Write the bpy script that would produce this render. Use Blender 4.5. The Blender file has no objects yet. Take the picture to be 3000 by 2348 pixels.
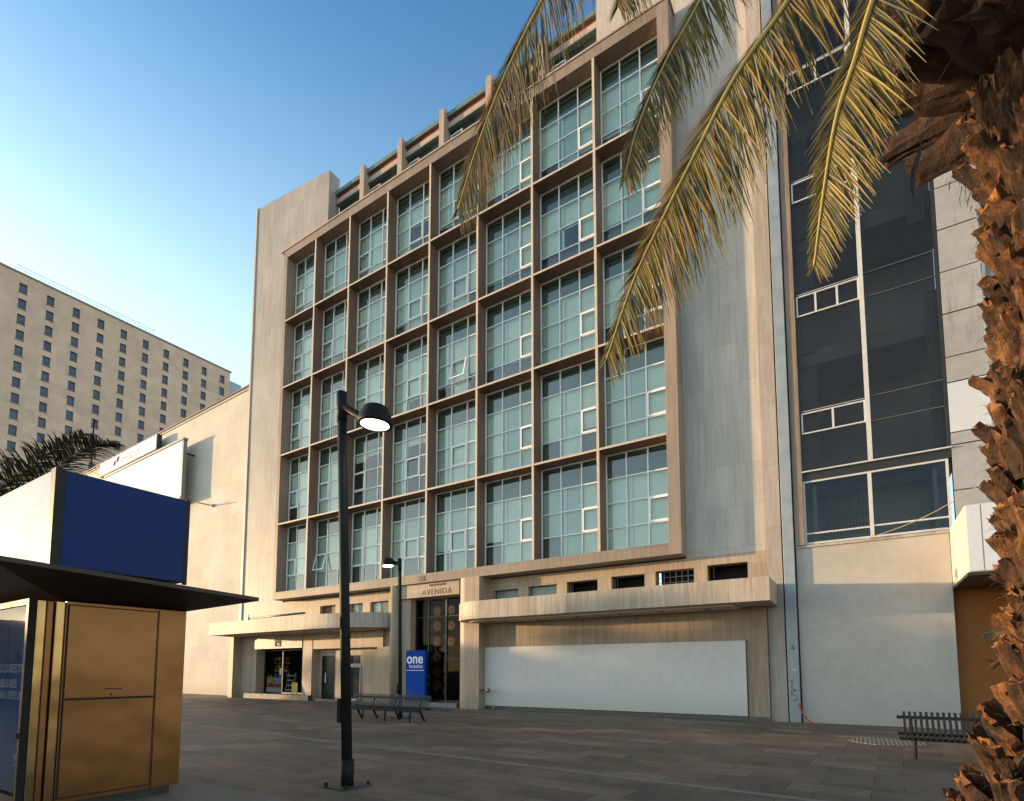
import bpy, bmesh, math, random
from mathutils import Vector, Matrix, noise
R = math.radians
random.seed(7)
sc = bpy.context.scene
COL = sc.collection

# ------------------------------------------------------------------ camera
cam_d = bpy.data.cameras.new("camera")
cam = bpy.data.objects.new("camera", cam_d); COL.objects.link(cam)
cam_d.sensor_fit = 'HORIZONTAL'; cam_d.sensor_width = 36.0
cam_d.lens = 19.2; cam_d.shift_y = 0.2205
cam_d.clip_start = 0.05; cam_d.clip_end = 2000
cam.location = (0, 0, 1.62)
cam.rotation_euler = (math.pi/2 + 0.081, 0, 0.5683)
sc.camera = cam

# ------------------------------------------------------------------ sky, sun, exposure
SUN_EL = 4.0
SUN_DIR = Vector((-0.955, -0.296, math.tan(R(SUN_EL)))).normalized()   # towards the sun
w = bpy.data.worlds.new("World"); sc.world = w; w.use_nodes = True
nt = w.node_tree; bg = nt.nodes['Background']
sky = nt.nodes.new('ShaderNodeTexSky'); sky.sky_type = 'NISHITA'; sky.sun_disc = False
sky.sun_elevation = R(10)
sky.sun_rotation = math.atan2(SUN_DIR.x, SUN_DIR.y)
sky.altitude = 2200; sky.air_density = 1.0; sky.dust_density = 1.6; sky.ozone_density = 1.2
# haze whitens the low sky and the upper sky deepens: a tint by elevation over the sky texture
tc = nt.nodes.new('ShaderNodeTexCoord'); sx = nt.nodes.new('ShaderNodeSeparateXYZ'); nt.links.new(tc.outputs['Generated'], sx.inputs[0])
cr = nt.nodes.new('ShaderNodeValToRGB'); cr.color_ramp.interpolation = 'B_SPLINE'; el = cr.color_ramp.elements
while len(el) < 5: el.new(.5)
for k, (p, c) in enumerate(((0, (.45, .40, .33)), (.34, (.56, .50, .42)), (.47, (1.0, .84, .60)), (.71, (.30, .45, .46)), (.88, (.14, .28, .37)))): el[k].position = p; el[k].color = (*c, 1)
nt.links.new(sx.outputs[2], cr.inputs[0])
vm = nt.nodes.new('ShaderNodeVectorMath'); vm.operation = 'MULTIPLY'; nt.links.new(sky.outputs[0], vm.inputs[0]); nt.links.new(cr.outputs[0], vm.inputs[1])
vs_ = nt.nodes.new('ShaderNodeVectorMath'); vs_.operation = 'SCALE'; nt.links.new(vm.outputs[0], vs_.inputs[0]); vs_.inputs[3].default_value = 3.2
nt.links.new(vs_.outputs[0], bg.inputs[0]); bg.inputs[1].default_value = 0.15
sun_d = bpy.data.lights.new("sun", 'SUN'); sun = bpy.data.objects.new("sun", sun_d); COL.objects.link(sun)
sun_d.energy = 4.0; sun_d.angle = R(0.6); sun_d.color = (1.0, 0.68, 0.36)
sun.rotation_euler = SUN_DIR.to_track_quat('Z', 'Y').to_euler()
sun.location = (0, 0, 60)
sc.view_settings.view_transform = 'Standard'; sc.view_settings.look = 'None'
sc.view_settings.exposure = 0.92; sc.view_settings.gamma = 1.0
sc.cycles.max_bounces = 8; sc.cycles.transparent_max_bounces = 16
sc.cycles.sample_clamp_indirect = 6

# ------------------------------------------------------------------ material helpers
def new_mat(name):
    m = bpy.data.materials.new(name); m.use_nodes = True
    n = m.node_tree.nodes; l = m.node_tree.links
    return m, n, l, n['Principled BSDF']
def wall_coord(n, l):
    """(x+y, z) in metres so that patterns run true on any upright wall"""
    g = n.new('ShaderNodeNewGeometry'); s = n.new('ShaderNodeSeparateXYZ'); l.new(g.outputs['Position'], s.inputs[0])
    a = n.new('ShaderNodeMath'); a.operation = 'ADD'; l.new(s.outputs[0], a.inputs[0]); l.new(s.outputs[1], a.inputs[1])
    c = n.new('ShaderNodeCombineXYZ'); l.new(a.outputs[0], c.inputs[0]); l.new(s.outputs[2], c.inputs[1])
    return c.outputs[0], g, s
def noise_tex(n, l, vec, scale, detail=4, rough=.6, stretch=None, dist=0):
    if stretch:
        mp = n.new('ShaderNodeMapping'); l.new(vec, mp.inputs[0]); mp.inputs['Scale'].default_value = stretch; vec = mp.outputs[0]
    t = n.new('ShaderNodeTexNoise'); t.inputs['Scale'].default_value = scale
    t.inputs['Detail'].default_value = detail; t.inputs['Roughness'].default_value = rough
    t.inputs['Distortion'].default_value = dist
    l.new(vec, t.inputs[0]); return t.outputs[0]
def ramp(n, l, fac, stops):
    r = n.new('ShaderNodeValToRGB'); e = r.color_ramp.elements
    while len(e) < len(stops): e.new(0.5)
    for k, (p, c) in enumerate(stops):
        e[k].position = p; e[k].color = (*c, 1) if len(c) == 3 else c
    l.new(fac, r.inputs[0]); return r.outputs[0]
def mixc(n, l, fac, a, b, mode='MIX'):
    m = n.new('ShaderNodeMix'); m.data_type = 'RGBA'; m.blend_type = mode
    for s, v in ((0, fac), (6, a), (7, b)):
        if hasattr(v, 'links'): l.new(v, m.inputs[s])
        elif isinstance(v, (int, float)): m.inputs[s].default_value = v
        else: m.inputs[s].default_value = (*v, 1)
    return m.outputs[2]
def maprange(n, l, v, a, b, c, d):
    m = n.new('ShaderNodeMapRange'); l.new(v, m.inputs[0])
    for k, x in enumerate((a, b, c, d)): m.inputs[k+1].default_value = x
    return m.outputs[0]
def bump(n, l, h, b, strength=.3, dist=.02):
    t = n.new('ShaderNodeBump'); t.inputs['Strength'].default_value = strength; t.inputs['Distance'].default_value = dist
    l.new(h, t.inputs['Height']); l.new(t.outputs[0], b.inputs['Normal'])
def plain(name, col, rough=.6, metal=0, spec=.5, var=.12, scale=6, emit=None, coat=0):
    m, n, l, b = new_mat(name)
    g = n.new('ShaderNodeTexCoord')
    f = noise_tex(n, l, g.outputs['Object'], scale, 5)
    c0 = tuple(max(0, x*(1-var)) for x in col); c1 = tuple(min(1, x*(1+var)) for x in col)
    l.new(ramp(n, l, f, [(.3, c0), (.7, c1)]), b.inputs['Base Color'])
    b.inputs['Metallic'].default_value = metal; b.inputs['Specular IOR Level'].default_value = spec
    l.new(maprange(n, l, f, .3, .7, max(0, rough-.08), min(1, rough+.08)), b.inputs['Roughness'])
    b.inputs['Coat Weight'].default_value = coat
    if emit:
        b.inputs['Emission Color'].default_value = (*emit[0], 1); b.inputs['Emission Strength'].default_value = emit[1]
    return m
def stone(name, ca, cb, bw=.9, bh=1.2, offset=.5, streak=1.0, joint=.004, rough=.55, jointcol=.55, blockvar=.35, stain=None):
    """travertine-like cladding: slabs of differing tone with upright veins and thin joints"""
    m, n, l, b = new_mat(name)
    v, g, s = wall_coord(n, l)
    br = n.new('ShaderNodeTexBrick'); l.new(v, br.inputs['Vector'])
    br.offset = offset; br.inputs['Scale'].default_value = 1
    br.inputs['Brick Width'].default_value = bw; br.inputs['Row Height'].default_value = bh
    br.inputs['Mortar Size'].default_value = joint; br.inputs['Mortar Smooth'].default_value = .2
    br.inputs['Color1'].default_value = (0, 0, 0, 1); br.inputs['Color2'].default_value = (1, 1, 1, 1); br.inputs['Mortar'].default_value = (.5, .5, .5, 1)
    vein = noise_tex(n, l, v, 1.0, 8, .65, (9, .55, 1), .8)
    big = noise_tex(n, l, v, .35, 3, .5, (1, .5, 1))
    fine = noise_tex(n, l, v, 30, 4, .7, (1, .25, 1))
    base = mixc(n, l, ramp(n, l, vein, [(.36, (0, 0, 0)), (.62, (1, 1, 1))]), ca, cb)
    base = mixc(n, l, blockvar, base, mixc(n, l, 1.0, base, ramp(n, l, br.outputs['Color'], [(0, (.72, .70, .68)), (1, (1.12, 1.1, 1.08))]), 'MULTIPLY'))
    base = mixc(n, l, 1.0, base, ramp(n, l, big, [(.3, (.86, .85, .85)), (.7, (1.06, 1.05, 1.03))]), 'MULTIPLY')
    base = mixc(n, l, .5, base, ramp(n, l, fine, [(.3, (.8, .79, .78)), (.6, (1.05, 1.05, 1.05))]), 'MULTIPLY')
    if streak:
        drip = noise_tex(n, l, v, 1.0, 6, .7, (5, .25, 1))
        base = mixc(n, l, .55*streak, base, ramp(n, l, drip, [(.52, (1, 1, 1)), (.72, (.62, .60, .58))]), 'MULTIPLY')
    if stain:
        z0, z1, col = stain
        zf = maprange(n, l, s.outputs[2], z0, z1, 1, 0)
        nn = noise_tex(n, l, v, 3, 5, .7)
        mu = n.new('ShaderNodeMath'); mu.operation = 'MULTIPLY'; l.new(zf, mu.inputs[0]); l.new(nn, mu.inputs[1])
        base = mixc(n, l, mu.outputs[0], base, col)
    base = mixc(n, l, br.outputs['Fac'], base, mixc(n, l, 1.0, base, (jointcol,)*3, 'MULTIPLY'))
    l.new(base, b.inputs['Base Color']); b.inputs['Roughness'].default_value = rough
    b.inputs['Specular IOR Level'].default_value = .3
    inv = maprange(n, l, br.outputs['Fac'], 0, 1, 1, 0)
    hh = n.new('ShaderNodeMath'); hh.operation = 'MULTIPLY_ADD'; l.new(fine, hh.inputs[0]); hh.inputs[1].default_value = .25; l.new(inv, hh.inputs[2])
    bump(n, l, hh.outputs[0], b, .35, .01)
    return m
def plaster(name, ca, cb, rough=.8, dirt=(.35, .32, .28), dirtamt=.5, joints=None):
    m, n, l, b = new_mat(name)
    v, g, s = wall_coord(n, l)
    big = noise_tex(n, l, v, .5, 5, .6); med = noise_tex(n, l, v, 4, 6, .7); drip = noise_tex(n, l, v, 1, 6, .75, (3.5, .3, 1))
    base = mixc(n, l, ramp(n, l, big, [(.35, (0, 0, 0)), (.65, (1, 1, 1))]), ca, cb)
    base = mixc(n, l, .35, base, ramp(n, l, med, [(.3, (.8, .8, .8)), (.7, (1.08, 1.08, 1.08))]), 'MULTIPLY')
    f = ramp(n, l, drip, [(.55, (0, 0, 0)), (.78, (dirtamt,)*3)])
    base = mixc(n, l, f, base, dirt)
    zf = maprange(n, l, s.outputs[2], 0.0, 1.1, 1.0, 0)
    mu = n.new('ShaderNodeMath'); mu.operation = 'MULTIPLY'; l.new(zf, mu.inputs[0]); l.new(med, mu.inputs[1])
    base = mixc(n, l, mu.outputs[0], base, dirt)
    if joints:
        br = n.new('ShaderNodeTexBrick'); l.new(v, br.inputs['Vector']); br.inputs['Scale'].default_value = 1
        br.inputs['Brick Width'].default_value = joints[0]; br.inputs['Row Height'].default_value = joints[1]
        br.inputs['Mortar Size'].default_value = .006
        br.inputs['Color1'].default_value = (.9, .89, .87, 1); br.inputs['Color2'].default_value = (1.04, 1.03, 1.0, 1)
        br.inputs['Mortar'].default_value = (.72, .69, .64, 1)
        base = mixc(n, l, 1.0, base, br.outputs['Color'], 'MULTIPLY')
    l.new(base, b.inputs['Base Color']); b.inputs['Roughness'].default_value = rough
    b.inputs['Specular IOR Level'].default_value = .2
    bump(n, l, med, b, .25, .01)
    return m
def glass(name, tint, refl=.25, rough=.02, gcol=(.9, .92, .85, 1)):
    """thin window glass: a tinted see-through sheet that mirrors more at a slant"""
    m, n, l, b = new_mat(name); n.remove(b)
    out = n['Material Output']
    t = n.new('ShaderNodeBsdfTransparent'); t.inputs[0].default_value = (*tint, 1)
    g = n.new('ShaderNodeBsdfGlossy'); g.inputs['Roughness'].default_value = rough; g.inputs[0].default_value = gcol
    co = n.new('ShaderNodeTexCoord'); w_ = noise_tex(n, l, co.outputs['Object'], .7, 2)
    bp = n.new('ShaderNodeBump'); bp.inputs['Strength'].default_value = .05; bp.inputs['Distance'].default_value = .05
    l.new(w_, bp.inputs['Height']); l.new(bp.outputs[0], g.inputs['Normal'])
    f = n.new('ShaderNodeFresnel'); f.inputs[0].default_value = 1.5
    mr = maprange(n, l, f.outputs[0], 0, 1, refl, 1)
    mx = n.new('ShaderNodeMixShader'); l.new(mr, mx.inputs[0]); l.new(t.outputs[0], mx.inputs[1]); l.new(g.outputs[0], mx.inputs[2])
    l.new(mx.outputs[0], out.inputs[0]); return m

# ------------------------------------------------------------------ mesh helpers
class MB:
    def __init__(self): self.v = []; self.f = []; self.mi = []; self.cur = 0; self.smooth = []; self.sm = False
    def add(self, vs, fs):
        o = len(self.v); self.v += [tuple(p) for p in vs]
        for q in fs: self.f.append([i+o for i in q]); self.mi.append(self.cur); self.smooth.append(self.sm)
    def box(self, x0, x1, y0, y1, z0, z1, M=None):
        p = [(x0, y0, z0), (x1, y0, z0), (x1, y1, z0), (x0, y1, z0), (x0, y0, z1), (x1, y0, z1), (x1, y1, z1), (x0, y1, z1)]
        if M is not None: p = [M @ Vector(a) for a in p]
        self.add(p, [(0, 3, 2, 1), (4, 5, 6, 7), (0, 1, 5, 4), (1, 2, 6, 5), (2, 3, 7, 6), (3, 0, 4, 7)]); return self
    def prism(self, poly, z0, z1):
        k = len(poly)
        a = sum(poly[i][0]*poly[(i+1) % k][1]-poly[(i+1) % k][0]*poly[i][1] for i in range(k))
        if a < 0: poly = poly[::-1]
        z0f = z0 if callable(z0) else (lambda x, y: z0); z1f = z1 if callable(z1) else (lambda x, y: z1)
        self.add([(x, y, z0f(x, y)) for x, y in poly]+[(x, y, z1f(x, y)) for x, y in poly],
                 [tuple(range(k))[::-1], tuple(range(k, 2*k))]+[(i, (i+1) % k, k+(i+1) % k, k+i) for i in range(k)]); return self
    def quad(self, a, b, c, d): self.add([a, b, c, d], [(0, 1, 2, 3)]); return self
    def tube(self, pts, rad, seg=10, cap=True, flat=1.0):
        pts = [Vector(p) for p in pts]; k = len(pts)
        rr = rad if isinstance(rad, (list, tuple)) else [rad]*k
        ref = None; rings = []
        for i, p in enumerate(pts):
            t = (pts[min(i+1, k-1)]-pts[max(i-1, 0)]).normalized()
            if ref is None: ref = t.orthogonal().normalized() if abs(t.z) < .99 else Vector((1, 0, 0))
            ref = (ref-t*ref.dot(t)).normalized(); b = t.cross(ref)
            rings.append([p+(ref*math.cos(2*math.pi*j/seg)+b*math.sin(2*math.pi*j/seg)*flat)*rr[i] for j in range(seg)])
        vs = [q for r in rings for q in r]; fs = []
        for i in range(k-1):
            for j in range(seg): fs.append((i*seg+j, i*seg+(j+1) % seg, (i+1)*seg+(j+1) % seg, (i+1)*seg+j))
        if cap: fs += [tuple(range(seg))[::-1], tuple(range((k-1)*seg, k*seg))]
        self.add(vs, fs); return self
    def lathe(self, prof, c=(0, 0, 0), seg=32, M=None):
        vs = []
        for r, z in prof:
            for j in range(seg):
                a = 2*math.pi*j/seg; p = Vector((r*math.cos(a), r*math.sin(a), z))
                if M is not None: p = M @ p
                vs.append(p+Vector(c))
        fs = [(i*seg+j, i*seg+(j+1) % seg, (i+1)*seg+(j+1) % seg, (i+1)*seg+j) for i in range(len(prof)-1) for j in range(seg)]
        fs += [tuple(range(seg))[::-1], tuple(range((len(prof)-1)*seg, len(prof)*seg))]
        self.add(vs, fs); return self
    def build(self, name, mats, parent=None, bevel=0, org=None):
        o = org if org is not None else (parent['_org'] if parent is not None and '_org' in parent else (0, 0, 0))
        o = Vector(o)
        me = bpy.data.meshes.new(name); me.from_pydata([Vector(p)-o for p in self.v], [], self.f)
        if not isinstance(mats, (list, tuple)): mats = [mats]
        for m in mats: me.materials.append(m)
        me.polygons.foreach_set('material_index', self.mi); me.polygons.foreach_set('use_smooth', self.smooth)
        me.update()
        ob = bpy.data.objects.new(name, me); COL.objects.link(ob)
        if parent is not None: ob.parent = parent; ob['_org'] = tuple(o)
        else: ob.location = o
        if bevel:
            bv = ob.modifiers.new('bevel', 'BEVEL'); bv.width = bevel; bv.segments = 2; bv.limit_method = 'ANGLE'
        return ob
def thing(name, label, cat, loc=(0, 0, 0), rz=0, group=None):
    o = bpy.data.objects.new(name, None); COL.objects.link(o); o.location = loc; o.rotation_euler = (0, 0, rz)
    o.empty_display_size = .2
    o['label'] = label; o['category'] = cat; o['_org'] = tuple(loc) if rz == 0 else (0, 0, 0)
    if group: o['group'] = group
    return o
def tag(o, label=None, cat=None, group=None, kind=None):
    for k, v in (('label', label), ('category', cat), ('group', group), ('kind', kind)):
        if v: o[k] = v
    return o
def copy_tree(o, parent=None):
    c = o.copy(); COL.objects.link(c)
    if parent is not None: c.parent = parent
    for ch in list(o.children): copy_tree(ch, c)
    return c
def text_mesh(name, body, size, mat, parent, M, extrude=.01, bold=0, spacing=1.0, sx=1.0, align='LEFT'):
    """lettering as real mesh; M places the text plane (x right, y up) in the parent's space"""
    cu = bpy.data.curves.new(name, 'FONT'); cu.body = body; cu.size = size; cu.extrude = extrude; cu.offset = bold
    cu.space_character = spacing; cu.align_x = align
    t = bpy.data.objects.new('tmp', cu); COL.objects.link(t)
    bpy.context.view_layer.update()
    me = bpy.data.meshes.new_from_object(t.evaluated_get(bpy.context.evaluated_depsgraph_get()))
    COL.objects.unlink(t); bpy.data.objects.remove(t)
    me.transform(M @ Matrix.Diagonal((sx, 1, 1, 1))); me.name = name
    me.materials.clear(); me.materials.append(mat)
    ob = bpy.data.objects.new(name, me); COL.objects.link(ob)
    if parent is not None: ob.parent = parent; ob['_org'] = parent.get('_org', (0, 0, 0))
    return ob
def on_wall(x, y, z, org=(0, 0, 0)):    # text plane facing -Y
    return Matrix.Translation(Vector((x, y, z))-Vector(org)) @ Matrix.Rotation(math.pi/2, 4, 'X')
def wall_holes(mb, x0, x1, z0, z1, y0, y1, holes):
    """upright slab x0..x1, z0..z1 with rectangular openings (hx0,hx1,hz0,hz1)"""
    xs = sorted({x0, x1} | {h[0] for h in holes} | {h[1] for h in holes}); zs = sorted({z0, z1} | {h[2] for h in holes} | {h[3] for h in holes})
    xs = [x for x in xs if x0 <= x <= x1]; zs = [z for z in zs if z0 <= z <= z1]
    def solid(i, j):
        if i < 0 or j < 0 or i >= len(xs)-1 or j >= len(zs)-1: return None
        cx = (xs[i]+xs[i+1])/2; cz = (zs[j]+zs[j+1])/2
        return not any(h[0] < cx < h[1] and h[2] < cz < h[3] for h in holes)
    for i in range(len(xs)-1):
        for j in range(len(zs)-1):
            if not solid(i, j): continue
            a, b, c, d = xs[i], xs[i+1], zs[j], zs[j+1]
            mb.quad((a, y0, c), (b, y0, c), (b, y0, d), (a, y0, d)); mb.quad((b, y1, c), (a, y1, c), (a, y1, d), (b, y1, d))
            if not solid(i-1, j): mb.quad((a, y1, c), (a, y0, c), (a, y0, d), (a, y1, d))
            if not solid(i+1, j): mb.quad((b, y0, c), (b, y1, c), (b, y1, d), (b, y0, d))
            if not solid(i, j-1): mb.quad((a, y1, c), (b, y1, c), (b, y0, c), (a, y0, c))
            if not solid(i, j+1): mb.quad((a, y0, d), (b, y0, d), (b, y1, d), (a, y1, d))
    return mb
def frame_rect(mb, x0, x1, z0, z1, t, y0, y1):
    mb.box(x0, x0+t, y0, y1, z0, z1); mb.box(x1-t, x1, y0, y1, z0, z1)
    mb.box(x0+t, x1-t, y0, y1, z0, z0+t); mb.box(x0+t, x1-t, y0, y1, z1-t, z1)

# ------------------------------------------------------------------ materials
M_trav = stone('travertine', (.48, .435, .385), (.57, .52, .465), .62, 1.45, .5, .7)
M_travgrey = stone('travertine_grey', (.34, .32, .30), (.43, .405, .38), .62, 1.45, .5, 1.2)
M_travwarm = stone('travertine_warm', (.37, .275, .20), (.48, .375, .285), .95, 2.6, .3, .7, stain=(.0, .9, (.22, .16, .11)))
M_fascia = stone('canopy_fascia_stone', (.37, .30, .235), (.52, .45, .37), .62, 3.0, 0, 1.3, .005, jointcol=.5, blockvar=.6)
M_fin = stone('fin_stone', (.17, .115, .085), (.24, .165, .13), 3.5, 1.6, 0, .6, .003, blockvar=.4)
M_frame = stone('frame_stone', (.265, .205, .165), (.35, .28, .23), 1.9, 3, 0, .6, .003, blockvar=.6)
M_fasciaedge = plain('pale_edge', (.55, .45, .36), .6)
M_white = plain('white_aluminium', (.86, .86, .86), .35, 0, .5, .04)
M_offw = plain('weathered_white_frame', (.58, .57, .56), .5, 0, .3, .1)
M_blind = plain('roller_blind', (.85, .86, .81), .8, 0, .3, .05, 2)
M_blind2 = plain('roller_blind_grey', (.62, .66, .64), .8, 0, .3, .05, 2)
M_glass = glass('teal_window_glass', (.86, .975, .94), .095, .02, (.97, .94, .82, 1))
M_pelmet = plain('blind_box_panel', (.14, .17, .17), .8, 0, .2, .2, .6)
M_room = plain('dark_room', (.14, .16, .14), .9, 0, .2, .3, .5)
M_darkglass = glass('smoked_glass', (.45, .43, .42), .03, .03, (.52, .42, .37, 1))
M_clear = glass('clear_glass', (.8, .82, .8), .0, .02, (.22, .2, .18, 1))
M_dark = plain('dark_interior', (.018, .018, .018), .7, 0, .3, .3)
M_black = plain('black_painted_steel', (.012, .011, .010), .6, 0, .18, .2)
M_blackm = plain('dark_bronze_frame', (.03, .028, .025), .4, .3)
M_soffit = plain('soffit_paint', (.55, .46, .38), .8, 0, .2, .06, 1)
M_redp = plain('dark_red_paint', (.22, .03, .02), .6)
M_green = plain('dark_green_trim', (.14, .19, .17), .5)
M_beige = plain('beige_render', (.45, .36, .30), .8, 0, .2, .1, 1)
M_blue = plain('blue_sign_paint', (.003, .05, .30), .6, 0, .08, .06, 3)
M_bluepanel = plain('blue_panel_vinyl', (.006, .022, .115), .45, 0, .15, .15, 1.5)
M_lettw = plain('white_lettering', (.82, .83, .85), .5, 0, .3, .02)
M_gutter = plain('galvanised_sheet', (.30, .33, .35), .5, .3, .5, .15, 2)
M_brownstone = stone('weathered_brown_stone', (.22, .16, .12), (.33, .25, .19), .8, 2.2, 0, 1.4, .004)
M_plast = plaster('white_plaster', (.44, .40, .36), (.53, .49, .445))
M_hoard = plaster('white_hoarding_paint', (.60, .57, .545), (.64, .61, .585), .6, (.40, .36, .32), .12)
M_panelw = plaster('stone_panel', (.31, .30, .295), (.41, .40, .39), .7, (.12, .10, .09), .75)
M_panelnew = plain('fresh_white_panel', (.58, .59, .61), .6, 0, .3, .04)
M_bank = plaster('bank_wall', (.60, .545, .48), (.68, .625, .56), .8, (.42, .33, .25), .3, (1.7, 1.1))
M_tower = plaster('tower_wall', (.58, .405, .31), (.66, .475, .365), .8, (.36, .25, .17), .35, (3.0, 2.4))
M_twin = glass('tower_glass', (.10, .13, .18), .12)
M_orange = plaster('ochre_door_paint', (.24, .085, .022), (.30, .115, .03), .6, (.2, .09, .03), .5)

# ------------------------------------------------------------------ ground
def ground_material():
    m, n, l, b = new_mat('paving_slabs')
    g = n.new('ShaderNodeNewGeometry')
    mp = n.new('ShaderNodeMapping'); l.new(g.outputs['Position'], mp.inputs[0]); mp.inputs['Rotation'].default_value = (0, 0, R(2.6))
    v = mp.outputs[0]
    def brick(bw, bh, off, sq):
        br = n.new('ShaderNodeTexBrick'); l.new(v, br.inputs['Vector']); br.inputs['Scale'].default_value = 1
        br.inputs['Brick Width'].default_value = bw; br.inputs['Row Height'].default_value = bh; br.offset = off; br.squash = sq
        br.inputs['Mortar Size'].default_value = .009; br.inputs['Mortar Smooth'].default_value = .3
        br.inputs['Color1'].default_value = (0, 0, 0, 1); br.inputs['Color2'].default_value = (1, 1, 1, 1); br.inputs['Mortar'].default_value = (.4, .4, .4, 1)
        return br
    br = brick(.98, .60, .37, 1.0)
    tone = ramp(n, l, br.outputs['Color'], [(0, (.135, .098, .072)), (.35, (.165, .12, .087)), (.6, (.19, .135, .095)), (.8, (.23, .152, .10)), (1, (.25, .19, .14))])
    big = noise_tex(n, l, v, .45, 5, .6, (1, 2.2, 1))
    tone = mixc(n, l, 1.0, tone, ramp(n, l, big, [(.3, (.64, .60, .57)), (.7, (1.22, 1.10, .97))]), 'MULTIPLY')
    fine = noise_tex(n, l, v, 16, 6, .75)
    tone = mixc(n, l, .8, tone, ramp(n, l, fine, [(.3, (.72, .72, .72)), (.7, (1.2, 1.2, 1.2))]), 'MULTIPLY')
    spot = noise_tex(n, l, v, 2.3, 3, .4)
    tone = mixc(n, l, ramp(n, l, spot, [(.58, (0, 0, 0)), (.72, (.55, .55, .55))]), tone, (.06, .05, .04))
    vg = n.new('ShaderNodeTexVoronoi'); vg.inputs['Scale'].default_value = 1.9; l.new(v, vg.inputs['Vector'])
    tone = mixc(n, l, ramp(n, l, vg.outputs['Distance'], [(.035, (.6, .6, .6)), (.05, (0, 0, 0))]), tone, (.045, .038, .032))
    vg2 = n.new('ShaderNodeTexVoronoi'); vg2.inputs['Scale'].default_value = .8; l.new(v, vg2.inputs['Vector'])
    tone = mixc(n, l, ramp(n, l, vg2.outputs['Distance'], [(.02, (.7, .7, .7)), (.032, (0, 0, 0))]), tone, (.35, .30, .25))
    tone = mixc(n, l, br.outputs['Fac'], tone, (.05, .043, .038))
    l.new(tone, b.inputs['Base Color'])
    l.new(maprange(n, l, fine, .3, .7, .5, .78), b.inputs['Roughness']); b.inputs['Specular IOR Level'].default_value = .35
    hh = n.new('ShaderNodeMath'); hh.operation = 'MULTIPLY_ADD'; l.new(fine, hh.inputs[0]); hh.inputs[1].default_value = .35
    l.new(maprange(n, l, br.outputs['Fac'], 0, 1, 1, 0), hh.inputs[2])
    bump(n, l, hh.outputs[0], b, .5, .012)
    return m
M_pave = ground_material()
g = MB().quad((-900, -500, 0), (500, -500, 0), (500, 900, 0), (-900, 900, 0)).build('ground', M_pave); tag(g, kind='structure')
strip = MB(); strip.box(-60, 20, -.07, .07, 0, .004, Matrix.Translation((-9.5, 8.42, 0)) @ Matrix.Rotation(R(-3.2), 4, 'Z'))
tag(strip.build('paving_band', plain('pale_drain_channel', (.20, .165, .135), .75)), kind='structure')
pl = MB(); pl.prism([(-12, .5), (-6.0, .5), (-6.0, 4.22), (-12, 4.40)], 0, .05)
tag(pl.build('concrete_pad', plain('concrete_pad', (.20, .155, .12), .8, var=.2, scale=3), bevel=.01), kind='structure')
M_iron, n_, l_, b_ = new_mat('studded_cast_iron')
co_ = n_.new('ShaderNodeNewGeometry'); vo = n_.new('ShaderNodeTexVoronoi'); vo.inputs['Scale'].default_value = 12; vo.inputs['Randomness'].default_value = .15; l_.new(co_.outputs['Position'], vo.inputs['Vector'])
l_.new(ramp(n_, l_, vo.outputs['Distance'], [(.25, (.36, .31, .25)), (.45, (.08, .07, .06))]), b_.inputs['Base Color']); b_.inputs['Roughness'].default_value = .7
bump(n_, l_, maprange(n_, l_, vo.outputs['Distance'], .2, .5, 1, 0), b_, .6, .01)
for x, y, r, lab in ((-13.2, 10.0, .38, 'round manhole cover in the paving behind the near lamp post'), (0.42, 15.2, .75, 'wide round manhole cover in front of the right bench by the white wall')):
    t = thing('manhole_cover', lab, 'manhole cover', (x, y, .004), 0, 'manhole covers in the paving')
    mc = MB(); mc.sm = False
    mc.lathe([(r, 0), (r, .008), (r-.05, .012), (.001, .012)], (x, y, .004), 40)
    mc.build('cover', M_iron, t)

# ------------------------------------------------------------------ HOTEL
YF, YW, YG = 18.82, 19.52, 19.46
H = thing('hotel_building', 'tall travertine hotel with a deep grid of teal glass windows above two stone canopies', 'building', (-17, 19.5, 0))
FX = [-28.05+.0] + [-25.41, -22.53, -19.65, -16.77, -13.89, -11.01, -8.13] + [-5.50]
ROW = [26.41, 22.42, 18.30, 14.18, 10.08, 6.08]
# walls
mb = MB()
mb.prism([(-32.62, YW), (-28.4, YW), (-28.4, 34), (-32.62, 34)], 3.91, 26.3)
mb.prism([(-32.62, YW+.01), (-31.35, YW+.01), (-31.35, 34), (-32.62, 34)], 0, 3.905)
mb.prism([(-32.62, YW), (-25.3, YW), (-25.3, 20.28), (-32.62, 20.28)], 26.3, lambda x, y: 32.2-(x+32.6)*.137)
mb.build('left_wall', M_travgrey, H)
mb = MB()
mb.box(-32.61, -32.45, YW-.06, YW, 4.5, 32.2); mb.build('lit_corner_strip', M_fasciaedge, H)  # pale strip paints in the sunlit side of the wall corner
mb = MB()
mb.box(-32.66, -25.26, YW-.04, 20.3, 0, .0) if False else None
mb.prism([(-5.1, YW), (-2.50, YW), (-2.50, 34), (-5.1, 34)], 5.6, 36)
mb.prism([(-8.25, YW), (-5.1, YW), (-5.1, 34), (-8.25, 34)], 26.9, 36)
mb.build('right_wall', M_trav, H)
holes_L = [(-25.0, -23.75, 4.5, 5.16), (-22.62, -21.62, 4.5, 5.12), (-21.08, -19.78, 4.5, 5.12),
           (-31.0, -26.2, 0.28, 3.45), (-25.35, -20.38, 0.02, 2.78), (-18.3, -15.2, .2, 5.0)]
wr = [(-13.43, -12.16), (-11.66, -10.31), (-9.86, -8.52), (-7.95, -6.64), (-6.23, -4.84), (-4.39, -3.08)]
holes_R = [(a, b_, 4.5, 5.10+.035*i) for i, (a, b_) in enumerate(wr)]
mb = MB()
wall_holes(mb, -28.4, -2.5, 0, 5.6, YW, YW+.45, holes_L+holes_R)
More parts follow.
